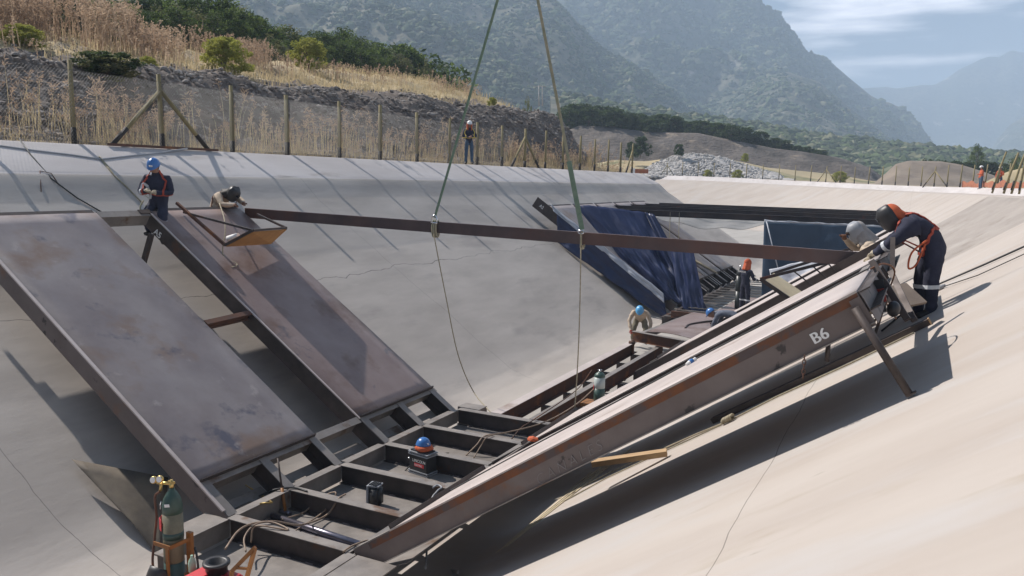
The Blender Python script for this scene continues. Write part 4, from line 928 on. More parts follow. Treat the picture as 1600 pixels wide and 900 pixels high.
def helmet(P, m_, tilt=0, brim=True, badge=False):
    t, W, HC, (hd, hr, up), bvh, J, sc = P; bm = NB(); rows = []; n = 22
    for j in range(9):
        a = j/8*math.pi/2; rr = math.cos(a); z = math.sin(a)
        rows.append([bm.verts.new(HC+up*(.035+.118*z)*sc+(hd*math.cos(2*math.pi*k/n)*.132+hr*math.sin(2*math.pi*k/n)*.108)*rr*sc+hd*.0) for k in range(n)])
    low = [bm.verts.new(HC+up*.022*sc+(hd*math.cos(2*math.pi*k/n)*(.136+.055*max(0, math.cos(2*math.pi*k/n))**2)+hr*math.sin(2*math.pi*k/n)*.115)*sc) for k in range(n)]
    rows.insert(0, low)
    for a, b in zip(rows, rows[1:]):
        for k in range(n):
            f = bm.faces.new((a[k], a[(k+1) % n], b[(k+1) % n], b[k])); f.smooth = True
    bm.faces.new(rows[-1]); bmesh.ops.recalc_face_normals(bm, faces=bm.faces)
    o = obj('hard_hat', bm, m_, t); thicken(o, .006)
    bm = NB(); tube(bm, [HC+up*(.035+.120*math.sin(a))*sc+hd*.134*math.cos(a)*sc for a in np.linspace(.25, math.pi-.25, 12)], .008*sc, 6); obj('ridge', bm, m_, o)
    if badge:
        bm = NB(); c = HC+up*.075*sc+hd*.128*sc; bar(bm, c-hr*.03, c+hr*.03, .03, .012, hd); obj('sticker', bm, whiteP, o)
def glasses(P):
    t, W, HC, (hd, hr, up), *_ = P; bm = NB(); c = HC+hd*.092+up*.008
    tube(bm, [c-hr*.075-hd*.04, c-hr*.045, c, c+hr*.045, c+hr*.075-hd*.04], [.010, .019, .012, .019, .010], 8); obj('sunglasses', bm, lens, t)
def hairc(P):
    t, W, HC, (hd, hr, up), bvh, J, sc = P; bm = NB(); r_ = bmesh.ops.create_uvsphere(bm, u_segments=16, v_segments=10, radius=1)
    for v in list(bm.verts):
        x, y, z = v.co; v.co = HC-hd*.012*sc+(hd*x*.100+hr*y*.084+up*z*.126)*sc
    bmesh.ops.delete(bm, geom=[v for v in bm.verts if (v.co-HC).dot(hd) > .02*sc and (v.co-HC).dot(up) < .09*sc], context='VERTS'); obj('hair', bm, hair, t, True)
def hood(P, m_, drop=.16, spread=.17):
    """cloth hood: covers back and sides of the head and falls on the shoulders"""
    t, W, HC, (hd, hr, up), bvh, J, sc = P; bm = NB(); rows = []; n = 20; nb_ = W(J['neckb'])
    for j in range(12):
        q = j/11; rr = []
        for k in range(n):
            a = math.radians(35+290*k/(n-1)); dv = hd*math.cos(a)+hr*math.sin(a)
            if q < .6:
                z = 1-q/.6*1.0; th = math.asin(max(min(z, 1), -1)); c = HC+up*(.13*math.sin(th*1.0))*sc+dv*(.112*math.cos(th)+.004)*sc; c = c if q > 0 else HC+up*.132*sc
            else:
                u = (q-.6)/.4; c0 = HC+dv*.116*sc; c1 = nb_+dv*spread*sc-up*.0+Vector((0, 0, -.04*sc)); c = c0.lerp(c1, u)+dv*.02*math.sin(k*1.9)*u*sc
            rr.append(bm.verts.new(c))
        rows.append(rr)
    for a, b in zip(rows, rows[1:]):
        for k in range(n-1):
            f = bm.faces.new((a[k], b[k], b[k+1], a[k+1])); f.smooth = True
    bmesh.ops.remove_doubles(bm, verts=bm.verts, dist=.0005); o = obj('hood', bm, m_, t); thicken(o, .008)
def weldmask(P, m_=blackP, mark=False):
    t, W, HC, (hd, hr, up), bvh, J, sc = P; bm = NB(); rows = []; n = 15
    for j in range(9):
        z = -.17+.30*j/8; rr = []
        for k in range(n):
            a = math.radians(-100+200*k/(n-1)); rr_ = .145*(1-.35*max(0, z-.06)/.07)*(1-.25*max(0, -z-.09)/.08); rr.append(bm.verts.new(HC+up*z*sc+(hd*math.cos(a)*rr_*1.12+hr*math.sin(a)*rr_*.86)*sc))
        rows.append(rr)
    for a, b in zip(rows, rows[1:]):
        for k in range(n-1):
            f = bm.faces.new((a[k], a[k+1], b[k+1], b[k])); f.smooth = True
    bm.faces.new([v for v in rows[-1]]); o = obj('welding_mask', bm, m_, t); thicken(o, .006)
    bm = NB(); c = HC+hd*.163*sc+up*.02*sc; bar(bm, c-hr*.05*sc, c+hr*.05*sc, .05*sc, .016, hd); obj('visor_window', bm, lens, o)
    if mark:
        bm = NB(); c = HC-hr*.128*sc+hd*.03*sc-up*.0
        for k in range(4): q = c+hd*(k*.022-.03)*sc; bar(bm, q-up*.018*sc, q+up*.018*sc, .008, .005, hr)
        obj('scrawled_mark', bm, whiteP, o)
def strap(P, name, pts, w_=.030, m_=strapM, th=.012, parent=None):
    """webbing laid on the body through rough local points"""
    t, W, HC, ax, bvh, J, sc = P; q = []
    for p in spline([W(p) for p in pts], 7):
        c, n_, i_, d_ = bvh.find_nearest(p)
        q.append((c+n_*.008, n_))
    bm = NB()
    for (a, na), (b, nb2) in zip(q, q[1:]):
        if (b-a).length > 1e-4: d = (b-a).normalized()*.004; bar(bm, a-d, b+d, w_*sc, th, (na+nb2))
    return obj(name, bm, m_, parent or t)
def harness(P, m_=strapM):
    t, W, HC, ax, bvh, J, sc = P; e = bpy.data.objects.new('x', None) if False else None
    ch, wa, pe = J['chest'], J['waist'], J['pelvis']; sp = (J['neckb']-pe).normalized(); fw = Vector((sp.z, 0, -sp.x)); L_ = Vector((0, 1, 0))
    def T(h, a, r=.30): b = pe.lerp(J['neckb'], h); return b+(fw*math.cos(a)+L_*math.sin(a))*r
    h1 = strap(P, 'harness', [T(.25, math.pi*2*k/12) for k in range(13)], parent=None, m_=m_)
    for sg in (1, -1):
        strap(P, 'shoulder_strap', [T(.25, sg*.6), T(.6, sg*.7), T(.98, sg*.9, .2), J['neckb']+L_*sg*.09+sp*.1, T(.95, math.pi-sg*.5, .2), T(.6, math.pi-sg*.25), T(.25, math.pi-sg*.5)], parent=h1, m_=m_)
def shinband(P, s, q=.45, arm=False):
    t, W, HC, ax, bvh, J, sc = P; a, b = (W(J['el'+s]), W(J['wr'+s])) if arm else (W(J['kn'+s]), W(J['an'+s])); c = a.lerp(b, q); d = (b-a).normalized(); n_ = d.orthogonal().normalized(); m_ = d.cross(n_); pts = []
    for k in range(15):
        r_ = c+(n_*math.cos(2*math.pi*k/14)+m_*math.sin(2*math.pi*k/14))*.14; cc, nn, _, _ = bvh.find_nearest(r_); pts.append((c+(cc-c)-d*(cc-c).dot(d)+nn*.006, nn))
    bm = NB()
    for (p, n1), (q_, n2) in zip(pts, pts[1:]):
        if (q_-p).length > 1e-4: bar(bm, p, q_, .045*sc, .008, n1+n2)
    obj('reflective_band', bm, refl, t)
# 1 standing man, left
P1 = person('man in navy overalls and blue hard hat standing behind the left panels, looking down', (-12.98, 10.78, 2.76), -60,
    dict(neckb=(.06, 0, 1.44), chest=(.03, 0, 1.25), head=(.13, 0, 1.57), shL=(.04, .2, 1.39), shR=(.04, -.2, 1.39), elL=(.12, .28, 1.12), wrL=(.30, .09, 1.13), elR=(.10, -.28, 1.12), wrR=(.31, -.08, 1.16), haL=(.36, .02, 1.14), haR=(.38, -.03, 1.17), knR=(.26, -.14, .72), anR=(.12, -.14, .40), toR=(.26, -.16, .38),
         knL=(.30, .16, .66), anL=(.24, .17, .26), toL=(.40, .19, .24), hiL=(.03, .1, .90)), dict(top=navy, legs=navy, glove=paleG), (.85, 0, -.5), 1.03, 1.12)
helmet(P1, blueH, badge=True); glasses(P1); hairc(P1); harness(P1); shinband(P1, 'L', .15); shinband(P1, 'R', .3); shinband(P1, 'R', .4, True)
bm = NB(); tube(bm, spline([P1[1]((.13, -.22, .98)), P1[1]((.2, -.26, .85)), P1[1]((.2, -.2, .72)), P1[1]((.16, -.16, .9))], 6), .014, 6); obj('lanyard', bm, ropeT, P1[0])
# 2 welder leaning at the left end of the beam
P2 = person('welder in pale jacket and black mask kneeling over the left end of the lifted beam', (-13.42, 12.62, 3.16), -12,
    dict(pelvis=(.02, 0, .50), waist=(.12, 0, .60), chest=(.28, 0, .70), neckb=(.45, 0, .74), head=(.58, 0, .74), shL=(.38, .19, .70), shR=(.38, -.19, .70), elL=(.62, .22, .56), wrL=(.84, .10, .54), elR=(.58, -.24, .50), wrR=(.80, -.12, .50),
         hiL=(.02, .1, .46), hiR=(.02, -.1, .46), knL=(.36, .16, .28), anL=(.02, .16, .08), toL=(.12, .16, .03), knR=(.34, -.18, .14), anR=(-.06, -.18, .08), toR=(-.18, -.18, .03)), dict(top=beige, legs=beige, glove=leather), (.75, .1, -.65), 1.0, 1.1)
hood(P2, hair); weldmask(P2); harness(P2, leather)
# 3 supervisor on the bank
P3 = person('man in white hard hat and jeans standing on the crest beside the left fence', (-16.45, 28.6, 4.86), -50,
    dict(elL=(.10, .26, 1.13), wrL=(.26, .06, 1.14), haL=(.30, -.02, 1.14), elR=(.10, -.26, 1.13), wrR=(.27, -.08, 1.10), haR=(.32, 0, 1.1)), dict(top=navy, legs=denim, glove=skin), (.95, 0, -.2), .97)
hood(P3, orangeC, spread=.10); helmet(P3, whiteH); harness(P3, yelM)
# 4 beige worker on the canal floor
P4 = person('worker in beige with light blue hard hat and red gloves bending by the platform end', (-7.15, 22.6, -.42), -75,
    dict(pelvis=(-.12, 0, .72), waist=(-.02, 0, .82), chest=(.14, 0, .93), neckb=(.28, 0, .98), head=(.42, 0, .99), shL=(.22, .19, .95), shR=(.22, -.19, .95), elL=(.32, .30, .72), wrL=(.40, .30, .50), elR=(.32, -.28, .70), wrR=(.42, -.22, .48),
         hiL=(-.12, .1, .69), hiR=(-.12, -.1, .69), knL=(.12, .18, .40), knR=(.12, -.18, .40), anL=(-.06, .18, .09), anR=(-.06, -.18, .09), toL=(.08, .2, .04), toR=(.08, -.2, .04)), dict(top=beige, legs=olive, glove=redG), (.8, 0, -.6), 1.05)
helmet(P4, lblueH)
# 5 blue worker bending on the platform
P5 = person('worker in blue grey with blue hard hat bent double beside the brown platform plate', (-4.35, 21.8, .0), 172,
    dict(pelvis=(-.12, 0, .78), waist=(0, 0, .86), chest=(.22, 0, .88), neckb=(.40, 0, .82), head=(.54, 0, .78), shL=(.34, .19, .80), shR=(.34, -.19, .80), elL=(.42, .24, .54), wrL=(.46, .22, .32), elR=(.44, -.22, .56), wrR=(.56, -.16, .36),
         hiL=(-.12, .1, .76), hiR=(-.12, -.1, .76), knL=(.06, .15, .42), knR=(.0, -.15, .42), anL=(-.06, .15, .09), anR=(-.12, -.15, .09), toL=(.08, .16, .04), toR=(.04, -.16, .04)), dict(top=greyw, legs=navy, glove=paleG), (.7, 0, -.7), 1.0)
helmet(P5, blueH); shinband(P5, 'L', .5)
# 6 orange hooded worker standing, back to us
P6 = person('worker in orange hood and navy overalls standing beside two dark cylinders', (-5.15, 27.7, .04), 62,
    dict(elL=(.12, .25, 1.12), wrL=(.30, .16, 1.06), elR=(.10, -.26, 1.12), wrR=(.30, -.22, 1.08)), dict(top=navy, legs=navy, glove=boot), (.95, 0, -.2), 1.0)
hood(P6, orangeC, spread=.13); helmet(P6, orangeC); shinband(P6, 'L', .25); shinband(P6, 'R', .25); shinband(P6, 'R', .3, True)
text('back_lettering', 'SERVICIO', .075, P6[1]((-.175, .19, 1.34)), P6[1]((0, -1, 0))-P6[1]((0, 0, 0)), (0, 0, 1), whiteP, P6[0])
# 7 grey hooded welder at the right end of the beam
P7 = person('welder in grey hood and pale sleeves crouching behind the right end of the lifted beam', (-.60, 13.75, 2.30), 185,
    dict(pelvis=(-.10, 0, .55), waist=(-.02, 0, .72), chest=(.06, 0, .95), neckb=(.14, 0, 1.12), head=(.24, 0, 1.24), shL=(.10, .2, 1.06), shR=(.10, -.2, 1.06), elL=(.20, .36, .98), wrL=(.06, .62, 1.08), elR=(.30, -.20, .98), wrR=(.44, -.04, 1.12), haL=(.02, .72, 1.10), haR=(.46, .02, 1.19),
         hiL=(-.1, .1, .5), hiR=(-.1, -.1, .5), knL=(.26, .18, .40), knR=(.28, -.18, .38), anL=(0, .18, .09), anR=(0, -.18, .09), toL=(.14, .18, .04), toR=(.14, -.18, .04)), dict(top=beige, legs=olive, glove=leather), (.8, .3, -.45), 1.05, 1.1)
hood(P7, greycl, .3); weldmask(P7, greyP)
# 8 big bending worker at the right
P8 = person('big navy worker in orange harness and black mask bending over the right panels', (.17, 11.55, 2.64), 188,
    dict(pelvis=(.0, 0, .90), waist=(.10, 0, 1.02), chest=(.22, 0, 1.12), neckb=(.34, 0, 1.19), head=(.46, 0, 1.19), shL=(.28, .21, 1.13), shR=(.28, -.21, 1.11), elL=(.48, .26, .92), wrL=(.64, .12, .78), elR=(.46, -.22, .86), wrR=(.66, -.08, .70),
         hiL=(.0, .1, .86), hiR=(.0, -.1, .86), knL=(.04, .13, .50), knR=(.10, -.14, .48), anL=(.0, .14, .10), anR=(.10, -.15, .06), toL=(.16, .16, .04), toR=(.26, -.17, .0)), dict(top=navy, legs=navy, glove=paleG), (.82, .0, -.57), 1.08, 1.25)
hood(P8, orangeC, spread=.09); weldmask(P8, blackP, True); harness(P8); shinband(P8, 'L', .25); shinband(P8, 'R', .25); shinband(P8, 'L', .45, True)
bm = NB(); tube(bm, spline([P8[1]((.12, .2, .95)), P8[1]((.28, .28, .80)), P8[1]((.30, .26, .62)), P8[1]((.22, .24, .66)), P8[1]((.14, .22, .9))], 6), .013, 6); obj('lanyard', bm, orangeC, P8[0])
# 9, 10 distant workers behind the far fence
for px, lab, fc in ((1532, 'left one of the two distant workers in orange vests behind the leaning fence posts', 200), (1561, 'right one of the two distant workers in orange vests behind the leaning fence posts', 250)):
    c = atd(px, 291, 60); Pq = person(lab, (c.x, c.y, 4.25), fc, dict(elL=(.1, .25, 1.12), wrL=(.3, .1, 1.15)), dict(top=orangeC, legs=denim, glove=paleG), (.95, 0, -.1), 1.0)
    helmet(Pq, whiteH); hairc(Pq)
# ------------------------------------------------------------------ hanging scaffolds
def pxyz(x, y, Y): return ony(x, y, Y)
t = thing('hanging_scaffold', 'triangular steel hanging scaffold with orange plywood hooked over the A5 panel', 'scaffold', SA(6.3, 11.2))
a0 = SA(6.55, 11.15, .10); a1 = SA(4.95, 11.15, .04); a2 = SA(6.3, 12.55, .06); a3 = SA(5.0, 12.4, .04)
ao = pxyz(395, 360, 11.2); bo = pxyz(447, 356, 12.4); al = pxyz(352, 383, 11.15); bl = pxyz(422, 379, 12.4)
bm = NB(); bar(bm, a0, al, .05, .05); obj('long_leg', bm, rust, t)
bm = NB(); bar(bm, SA(6.3, 11.15, .06), ao, .04, .04); obj('top_arm', bm, steel, t)
bm = NB(); bar(bm, pxyz(402, 335, 12.5), bo, .04, .04); obj('top_arm', bm, steel, t)
bm = NB(); bar(bm, al, ao, .05, .05); obj('end_brace', bm, steel, t)
bm = NB(); bar(bm, bl, bo, .05, .05); obj('end_brace', bm, steel, t)
bm = NB(); bar(bm, ao, bo, .05, .04); obj('front_bar', bm, steel, t)
n_ = (ao-al).cross(bl-al).normalized(); n_ = n_ if n_.z > 0 else -n_
bm = NB(); c0 = al.lerp(ao, .02)-n_*.03; c1 = bl.lerp(bo, .02)-n_*.03; c2 = al.lerp(ao, .98)-n_*.03; c3 = bl.lerp(bo, .98)-n_*.03
vs = [bm.verts.new(q+n_*h) for h in (-.009, .009) for q in (c0, c1, c3, c2)]
for f in ((3, 2, 1, 0), (4, 5, 6, 7), (0, 1, 5, 4), (1, 2, 6, 5), (2, 3, 7, 6), (3, 0, 4, 7)): bm.faces.new([vs[i] for i in f])
bmesh.ops.recalc_face_normals(bm, faces=bm.faces); obj('plywood_sheet', bm, ply, t)
bm = NB(); c = pxyz(362, 372, 11.25); tube(bm, [c+Vector((-.10, 0, -.02)), c+Vector((.12, .05, .05))], .055, 14); obj('electrode_can', bm, whiteP, label='white tin lying inside the scaffold on the A5 panel', cat='can')
bm = NB(); tube(bm, spline([pxyz(343, 318, 12.2), pxyz(350, 340, 11.6), pxyz(352, 362, 11.3), SA(5.0, 11.1, .02), SA(4.7, 11.2, .015), SA(4.62, 11.0, .015)], 7), .012, 6); obj('loose_rope', bm, ropeM, label='loose pale rope hanging from the leaning welder onto the A5 panel', cat='rope')
t = thing('hanging_scaffold', 'triangular scaffold with a pale wooden plank hanging behind the right panels', 'scaffold', (-2, 13.6, 2.5))
q0 = pxyz(1188, 436, 13.9); q1 = pxyz(1250, 478, 13.9); q2 = pxyz(1340, 398, 13.9); q3 = pxyz(1205, 428, 15.3)
bm = NB(); bar(bm, q0, q1, .05, .06); obj('lower_arm', bm, steel, t)
bm = NB(); bar(bm, q0, q2, .045, .05); obj('top_arm', bm, rafterM, t)
bm = NB(); bar(bm, q3, pxyz(1340, 385, 15.3), .045, .05); obj('top_arm', bm, rafterM, t)
bm = NB(); bar(bm, q1, q2, .05, .05); obj('long_leg', bm, steel, t)
bm = NB(); bar(bm, q0.lerp(q1, .05)+Vector((.05, .35, .02)), q0.lerp(q1, .98)+Vector((.05, .35, .02)), .55, .04, (-.5, -.1, 1)); obj('plank', bm, paleboard, t)
bm = NB()
for u in (.35, .55, .7): bar(bm, q0.lerp(q2, u), q1.lerp(q2, u*.92), .02, .02)
obj('spindles', bm, steel, t)
t = thing('tool_scaffold', 'brown frame of crossed bars propped on the bank at the end of the B6 panel', 'scaffold', (-.1, 9, 2.6))
e0 = pxyz(1362, 408, 8.6); e1 = pxyz(1418, 500, 8.3); e2 = pxyz(1395, 395, 9.6); e3 = pxyz(1448, 520, 9.0)
bm = NB(); bar(bm, e0, e1, .06, .05, (0, 1, 0)); obj('bar', bm, steel, t)
bm = NB(); bar(bm, pxyz(1395, 372, 10.2), pxyz(1394, 430, 9.9), .05, .04, (0, 1, 0)); obj('bar', bm, steel, t)
bm = NB(); bar(bm, pxyz(1392, 425, 9.9), pxyz(1428, 500, 9.3), .06, .05, (0, 1, 0)); obj('bar', bm, steel, t)
bm = NB(); bar(bm, pxyz(1386, 462, 8.8), pxyz(1368, 520, 8.6), .03, .03, (0, 1, 0)); obj('diagonal', bm, steel, t)
bm = NB(); bar(bm, pxyz(1392, 448, 10.2), pxyz(1424, 478, 10.0), .42, .03, (-.4, .2, 1)); obj('board', bm, mat('weathered board', (.24, .19, .15), (.17, .135, .11), 4, .85), t)
bm = NB(); tube(bm, spline([pxyz(1360, 420, 8.5), pxyz(1382, 412, 8.7), pxyz(1398, 425, 9.0), pxyz(1385, 470, 9.2), pxyz(1400, 498, 9.4)], 7), .009, 6); obj('cable', bm, leather, label='brown cable looping round the frame at the end of the B6 panel', cat='cable')
t = thing('power_tool', 'black and red power tool hung on the end face of the B6 panel', 'power tool', SB(6.24, 8.3, -.1))
c = SB(6.24, 8.45, -.08); bm = NB(); bar(bm, c, c+Vector((.05, -.05, -.30)), .09, .08, (0, 1, 0)); obj('handle', bm, blackP, t)
bm = NB(); bar(bm, c+Vector((.01, -.05, -.08)), c+Vector((.04, -.05, -.2)), .095, .09, (0, 1, 0)); obj('red_grip', bm, redG, t)
c = SB(6.24, 8.2, -.36); bm = NB(); bmesh.ops.create_uvsphere(bm, u_segments=14, v_segments=10, radius=.075, matrix=Matrix.Translation(c)@Matrix.Diagonal((.8, 1.1, 1, 1))); obj('housing', bm, blackP, t, True)
# beam lying on the right bank under the end of panels
def RB(s, y, n=0): return Vector((-4.69+1.5*.832*0+s*CS, y, -.5+s*SN))+NBv*n
bm = NB(); a = Vector((-2.3, 10.72, 1.12)); b = Vector((.17, 10.42, 2.76)); bar(bm, a, b, .14, .07, NBv, (0, .02)); obj('timber_baulk', bm, steel, label='dark baulk lying on the shaded right bank with its pale cut end showing', cat='timber')  # shade under the panels put into the baulk as dark steel colour
bm = NB(); bar(bm, b+NBv*.02, b+NBv*.02+Vector((.012, 0, .008)), .15, .085, NBv); o = obj('pale_end', bm, wood, bpy.data.objects['timber_baulk'])
# plank, rope with knot, thin laths under B6
bm = NB(); p = ony(1042, 707, 9.7); q = ony(925, 724, 9.45); bar(bm, q, p, .13, .07, (0, 0, 1)); obj('plank', bm, wood, label='sawn orange wood plank poking out from under the B6 panel', cat='plank')
def Rp(px, py, n=.02):    # point on the right bank
    r = ray(px, py); nn = Vector((-1, 0, 1.5)); k = (nn.dot(Vector((-4.69, 0, -.5))-CAMP))/nn.dot(r); return CAMP+r*k+NBv*n
bm = NB(); tube(bm, [Rp(800, 822), Rp(950, 742), Rp(1090, 680), Rp(1140, 660), Rp(1215, 622), Rp(1330, 570), Rp(1430, 522)], .012, 7); tube(bm, [Rp(790, 836), Rp(950, 748), Rp(1128, 666)], .010, 7); obj('long_rope', bm, ropeM, label='long brown rope lying down the right bank under the B6 panel', cat='rope')
bm = NB(); c = Rp(1140, 660, .05)
for k in range(5): d = Vector((.024*(k-2), 0, .017*(k-2))); tube(bm, [c+d+Vector((.012*math.cos(q), .045*math.cos(q), .032*math.sin(q))) for q in np.linspace(0, 2*math.pi, 14)], .016, 6, caps=False)
obj('rope_knot', bm, ropeM, label='thick knot in the long rope on the right bank', cat='knot')
for k in range(5):
    bm = NB(); a = Rp(735+14*k, 893-9*k, .015); b = Rp(905+20*k, 752-12*k, .02); bar(bm, a, b, .035+.01*(k % 3), .018, NBv); obj('lath', bm, paleboard, label='thin pale lath in the dark under the B6 panel, %s from the left' % ordn(k), cat='lath', group='laths under the B6 panel')
bm = NB(); bar(bm, Rp(690, 896, .1), Rp(722, 906, .1), .03, .03); obj('short_rod', bm, flange, label='short bright rod in the dark at the bottom edge under B6', cat='rod')
# ropes and plug at right
bm = NB(); tube(bm, [Rp(1380, 520, .03), Rp(1465, 448, .03), Rp(1540, 416, .03), Rp(1600, 389, .03), Rp(1700, 344, .03)], .014, 6); obj('bank_cable', bm, cableD, label='upper dark cable running up the bright right bank', cat='cable')
bm = NB(); a = Rp(1460, 455, .03); tube(bm, [Rp(1478, 450, .03), Rp(1530, 433, .03), Rp(1600, 401, .03), Rp(1700, 355, .03)], .007, 6); obj('thin_cable', bm, cableD, label='thinner lower cable on the right bank ending in a grey plug', cat='cable')
bm = NB(); tube(bm, [Rp(1461, 457, .035), Rp(1470, 453, .035), Rp(1479, 449, .035)], [.035, .042, .02], 10); obj('cable_plug', bm, greyP, label='grey cable plug lying on the bright right bank', cat='plug')
# cable and connector on the B6 plate
bm = NB(); tube(bm, spline([SB(6.16, 9.0, .03), SB(6.0, 9.3, .02), SB(5, 9.15, .02), SB(4.2, 9.25, .02), SB(3.0, 9.0, .02), SB(2, 8.9, .02), SB(1, 8.6, .02), SB(.4, 8.3, .02)], 8), .009, 6); obj('extension_lead', bm, cableD, label='dark extension lead lying lengthwise on the B6 plate', cat='cable')
bm = NB(); a = SB(4.0, 8.9, .03); b = SB(4.09, 9.02, .03); tube(bm, [a, a.lerp(b, .3), a.lerp(b, .32), a.lerp(b, .7), a.lerp(b, .72), b], [.015, .024, .027, .027, .02, .024], 12); o = obj('cable_connector', bm, whiteP, label='blue and white cable connector lying on the B6 plate', cat='connector')
bm = NB(); tube(bm, [a.lerp(b, .34), a.lerp(b, .68)], .030, 12); obj('blue_sleeve', bm, blueH, o)
bm = NB(); c = SB(.95, 10.3, .03); bmesh.ops.create_icosphere(bm, subdivisions=2, radius=.07, matrix=Matrix.Translation(c)@Matrix.Diagonal((1.2, .8, .6, 1)))
for v in bm.verts: v.co += Vector((fbm(v.co.x*20, v.co.y*20, v.co.z*20),)*3)*.02
obj('orange_rag', bm, orangeC, label='small orange rag on the edge of the B6 panel', cat='rag')
# ------------------------------------------------------------------ loose things on the floor frame
def onfloor(px, py): return onz(px, py, -DEP)
t = thing('welding_case', 'black welding wire feeder case with red and white lettering standing on the floor plate', 'welding machine', onfloor(660, 742))
ca = onfloor(639, 738); cb = onfloor(676, 750); dx = (cb-ca).normalized(); L_ = .385; dy = Vector((-dx.y, dx.x, 0)); w_ = .22; hh = .37
if dy.y < 0: dy = -dy
c0 = ca+dy*w_/2
bm = NB(); bar(bm, c0+Vector((0, 0, hh*.46)), c0+dx*L_+Vector((0, 0, hh*.46)), w_, hh*.80, (0, 0, 1)); bmesh.ops.bevel(bm, geom=list(bm.edges), offset=.012, segments=2, affect='EDGES'); obj('case_body', bm, blackP, t)
for z in (.05, .86): bm = NB(); bar(bm, c0-dx*.01+Vector((0, 0, hh*z)), c0+dx*(L_+.01)+Vector((0, 0, hh*z)), w_+.02, .022, (0, 0, 1)); bar(bm, c0-dx*.012+Vector((0, 0, hh*z+.035)), c0+dx*(L_+.012)+Vector((0, 0, hh*z+.035)), w_+.025, .018, (0, 0, 1)); obj('edge_rail', bm, greyP, t)
bm = NB(); bar(bm, c0+dx*.02+Vector((0, 0, hh*1.0)), c0+dx*(L_-.02)+Vector((0, 0, hh*1.0)), w_-.03, .03, (0, 0, 1)); obj('lid', bm, blackP, t)
bm = NB(); f0 = ca-dy*.004; bar(bm, f0+dx*.12+Vector((0, 0, hh*.44)), f0+dx*.32+Vector((0, 0, hh*.44)), .006, .055, (0, 0, 1)); obj('red_badge', bm, redL, t)
text('lettering', 'LINCOLN', .064, f0-dy*.003+dx*.08+Vector((0, 0, hh*.56)), dx, (0, 0, 1), whiteP, t)
text('lettering', 'ELECTRIC', .037, f0-dy*.009+dx*.13+Vector((0, 0, hh*.41)), dx, (0, 0, 1), whiteP, t)
bm = NB(); k0 = ca-dx*.03+dy*.1+Vector((0, 0, hh*.55)); tube(bm, [k0-dy*.04, k0-dx*.05-dy*.04, k0-dx*.05+dy*.05, k0+dy*.05], .012, 6); obj('side_handle', bm, chrome, t)
# helmet on the case with orange cloth
hc = c0+dx*.20+Vector((0, 0, hh+.075)); t = thing('hard_hat', 'spare blue hard hat with an orange cloth lying on the black welding case', 'hard hat', hc)
bm = NB(); lathe(bm, hc, [(r_*.8, z_*.82) for r_, z_ in ((.152, .02), (.148, .03), (.14, .06), (.125, .10), (.09, .14), (.045, .162), (.0, .168))], (0, .06, 1), 24); obj('shell', bm, blueH, t)
bm = NB(); lathe(bm, hc+dx*.02, [(.135, -.05), (.148, -.025), (.134, .0), (.124, .018), (.08, .018)], (.05, 0, 1), 20)
for v in bm.verts: v.co += Vector((fbm(v.co.x*14, v.co.y*14, v.co.z*14), fbm(v.co.y*14, v.co.x*14, 3), 0))*.02
obj('cloth_neck_guard', bm, orangeC, t)
bm = NB(); bar(bm, hc+dx*.108+Vector((0, -.02, .05)), hc+dx*.112+Vector((0, -.02, .068)), .04, .004, (0, -1, 0)); obj('sticker', bm, whiteP, t)
# cooling / grinder unit
t = thing('power_unit', 'small black and grey upright power unit with a top grille on the floor plate', 'power unit', onfloor(586, 792))
c = onfloor(586, 790); bm = NB(); bar(bm, c+Vector((-.07, -.02, .155)), c+Vector((.10, .02, .155)), .19, .29, (0, 0, 1)); bmesh.ops.bevel(bm, geom=list(bm.edges), offset=.035, segments=3, affect='EDGES'); obj('housing', bm, blackP, t, True)
bm = NB(); bar(bm, c+Vector((-.085, -.02, .18)), c+Vector((-.06, -.015, .18)), .20, .27, (0, 0, 1)); bar(bm, c+Vector((-.065, -.01, .305)), c+Vector((.085, .02, .305)), .16, .02, (0, 0, 1)); obj('grey_shell', bm, greyP, t)
bm = NB()
for k in range(4): bar(bm, c+Vector((-.045+.035*k, -.07, .322)), c+Vector((-.045+.035*k, .06, .325)), .014, .02, (0, 0, 1))
obj('grille', bm, blackP, t)
# hammer
t = thing('sledgehammer', 'long handled hammer with an orange grip leaning on the knee of the floor frame', 'hammer', onfloor(445, 802))
h0 = onfloor(446, 804)+Vector((0, 0, .03)); h1 = ony(434, 716, h0.y+.15)
bm = NB(); tube(bm, [h0.lerp(h1, .45), h1], .013, 8); obj('handle', bm, steel, t)
bm = NB(); tube(bm, [h0, h0.lerp(h1, .45)], .022, 8); obj('orange_grip', bm, orangeP, t)
bm = NB(); tube(bm, [h0+Vector((-.09, 0, .0)), h0+Vector((-.03, 0, .0)), h0+Vector((.03, 0, 0)), h0+Vector((.09, 0, 0))], [.035, .028, .028, .035], 10); obj('head', bm, galv, t)
# pipes
t = thing('pipe', 'smooth bluish steel pipe lying across the front floor cell', 'pipe', onfloor(430, 806)); a = onz(425, 806, -.22); b = onz(590, 860, -.26)
bm = NB(); tube(bm, [a, b+(b-a)*.06], .045, 16); obj('tube_wall', bm, galv, t)
bm = NB(); a2 = onz(428, 816, -.29); b2 = onz(580, 866, -.29); bar(bm, a2, b2, .05, .03); obj('flat_bar', bm, galv, label='flat steel bar lying beside the smooth pipe', cat='steel bar')
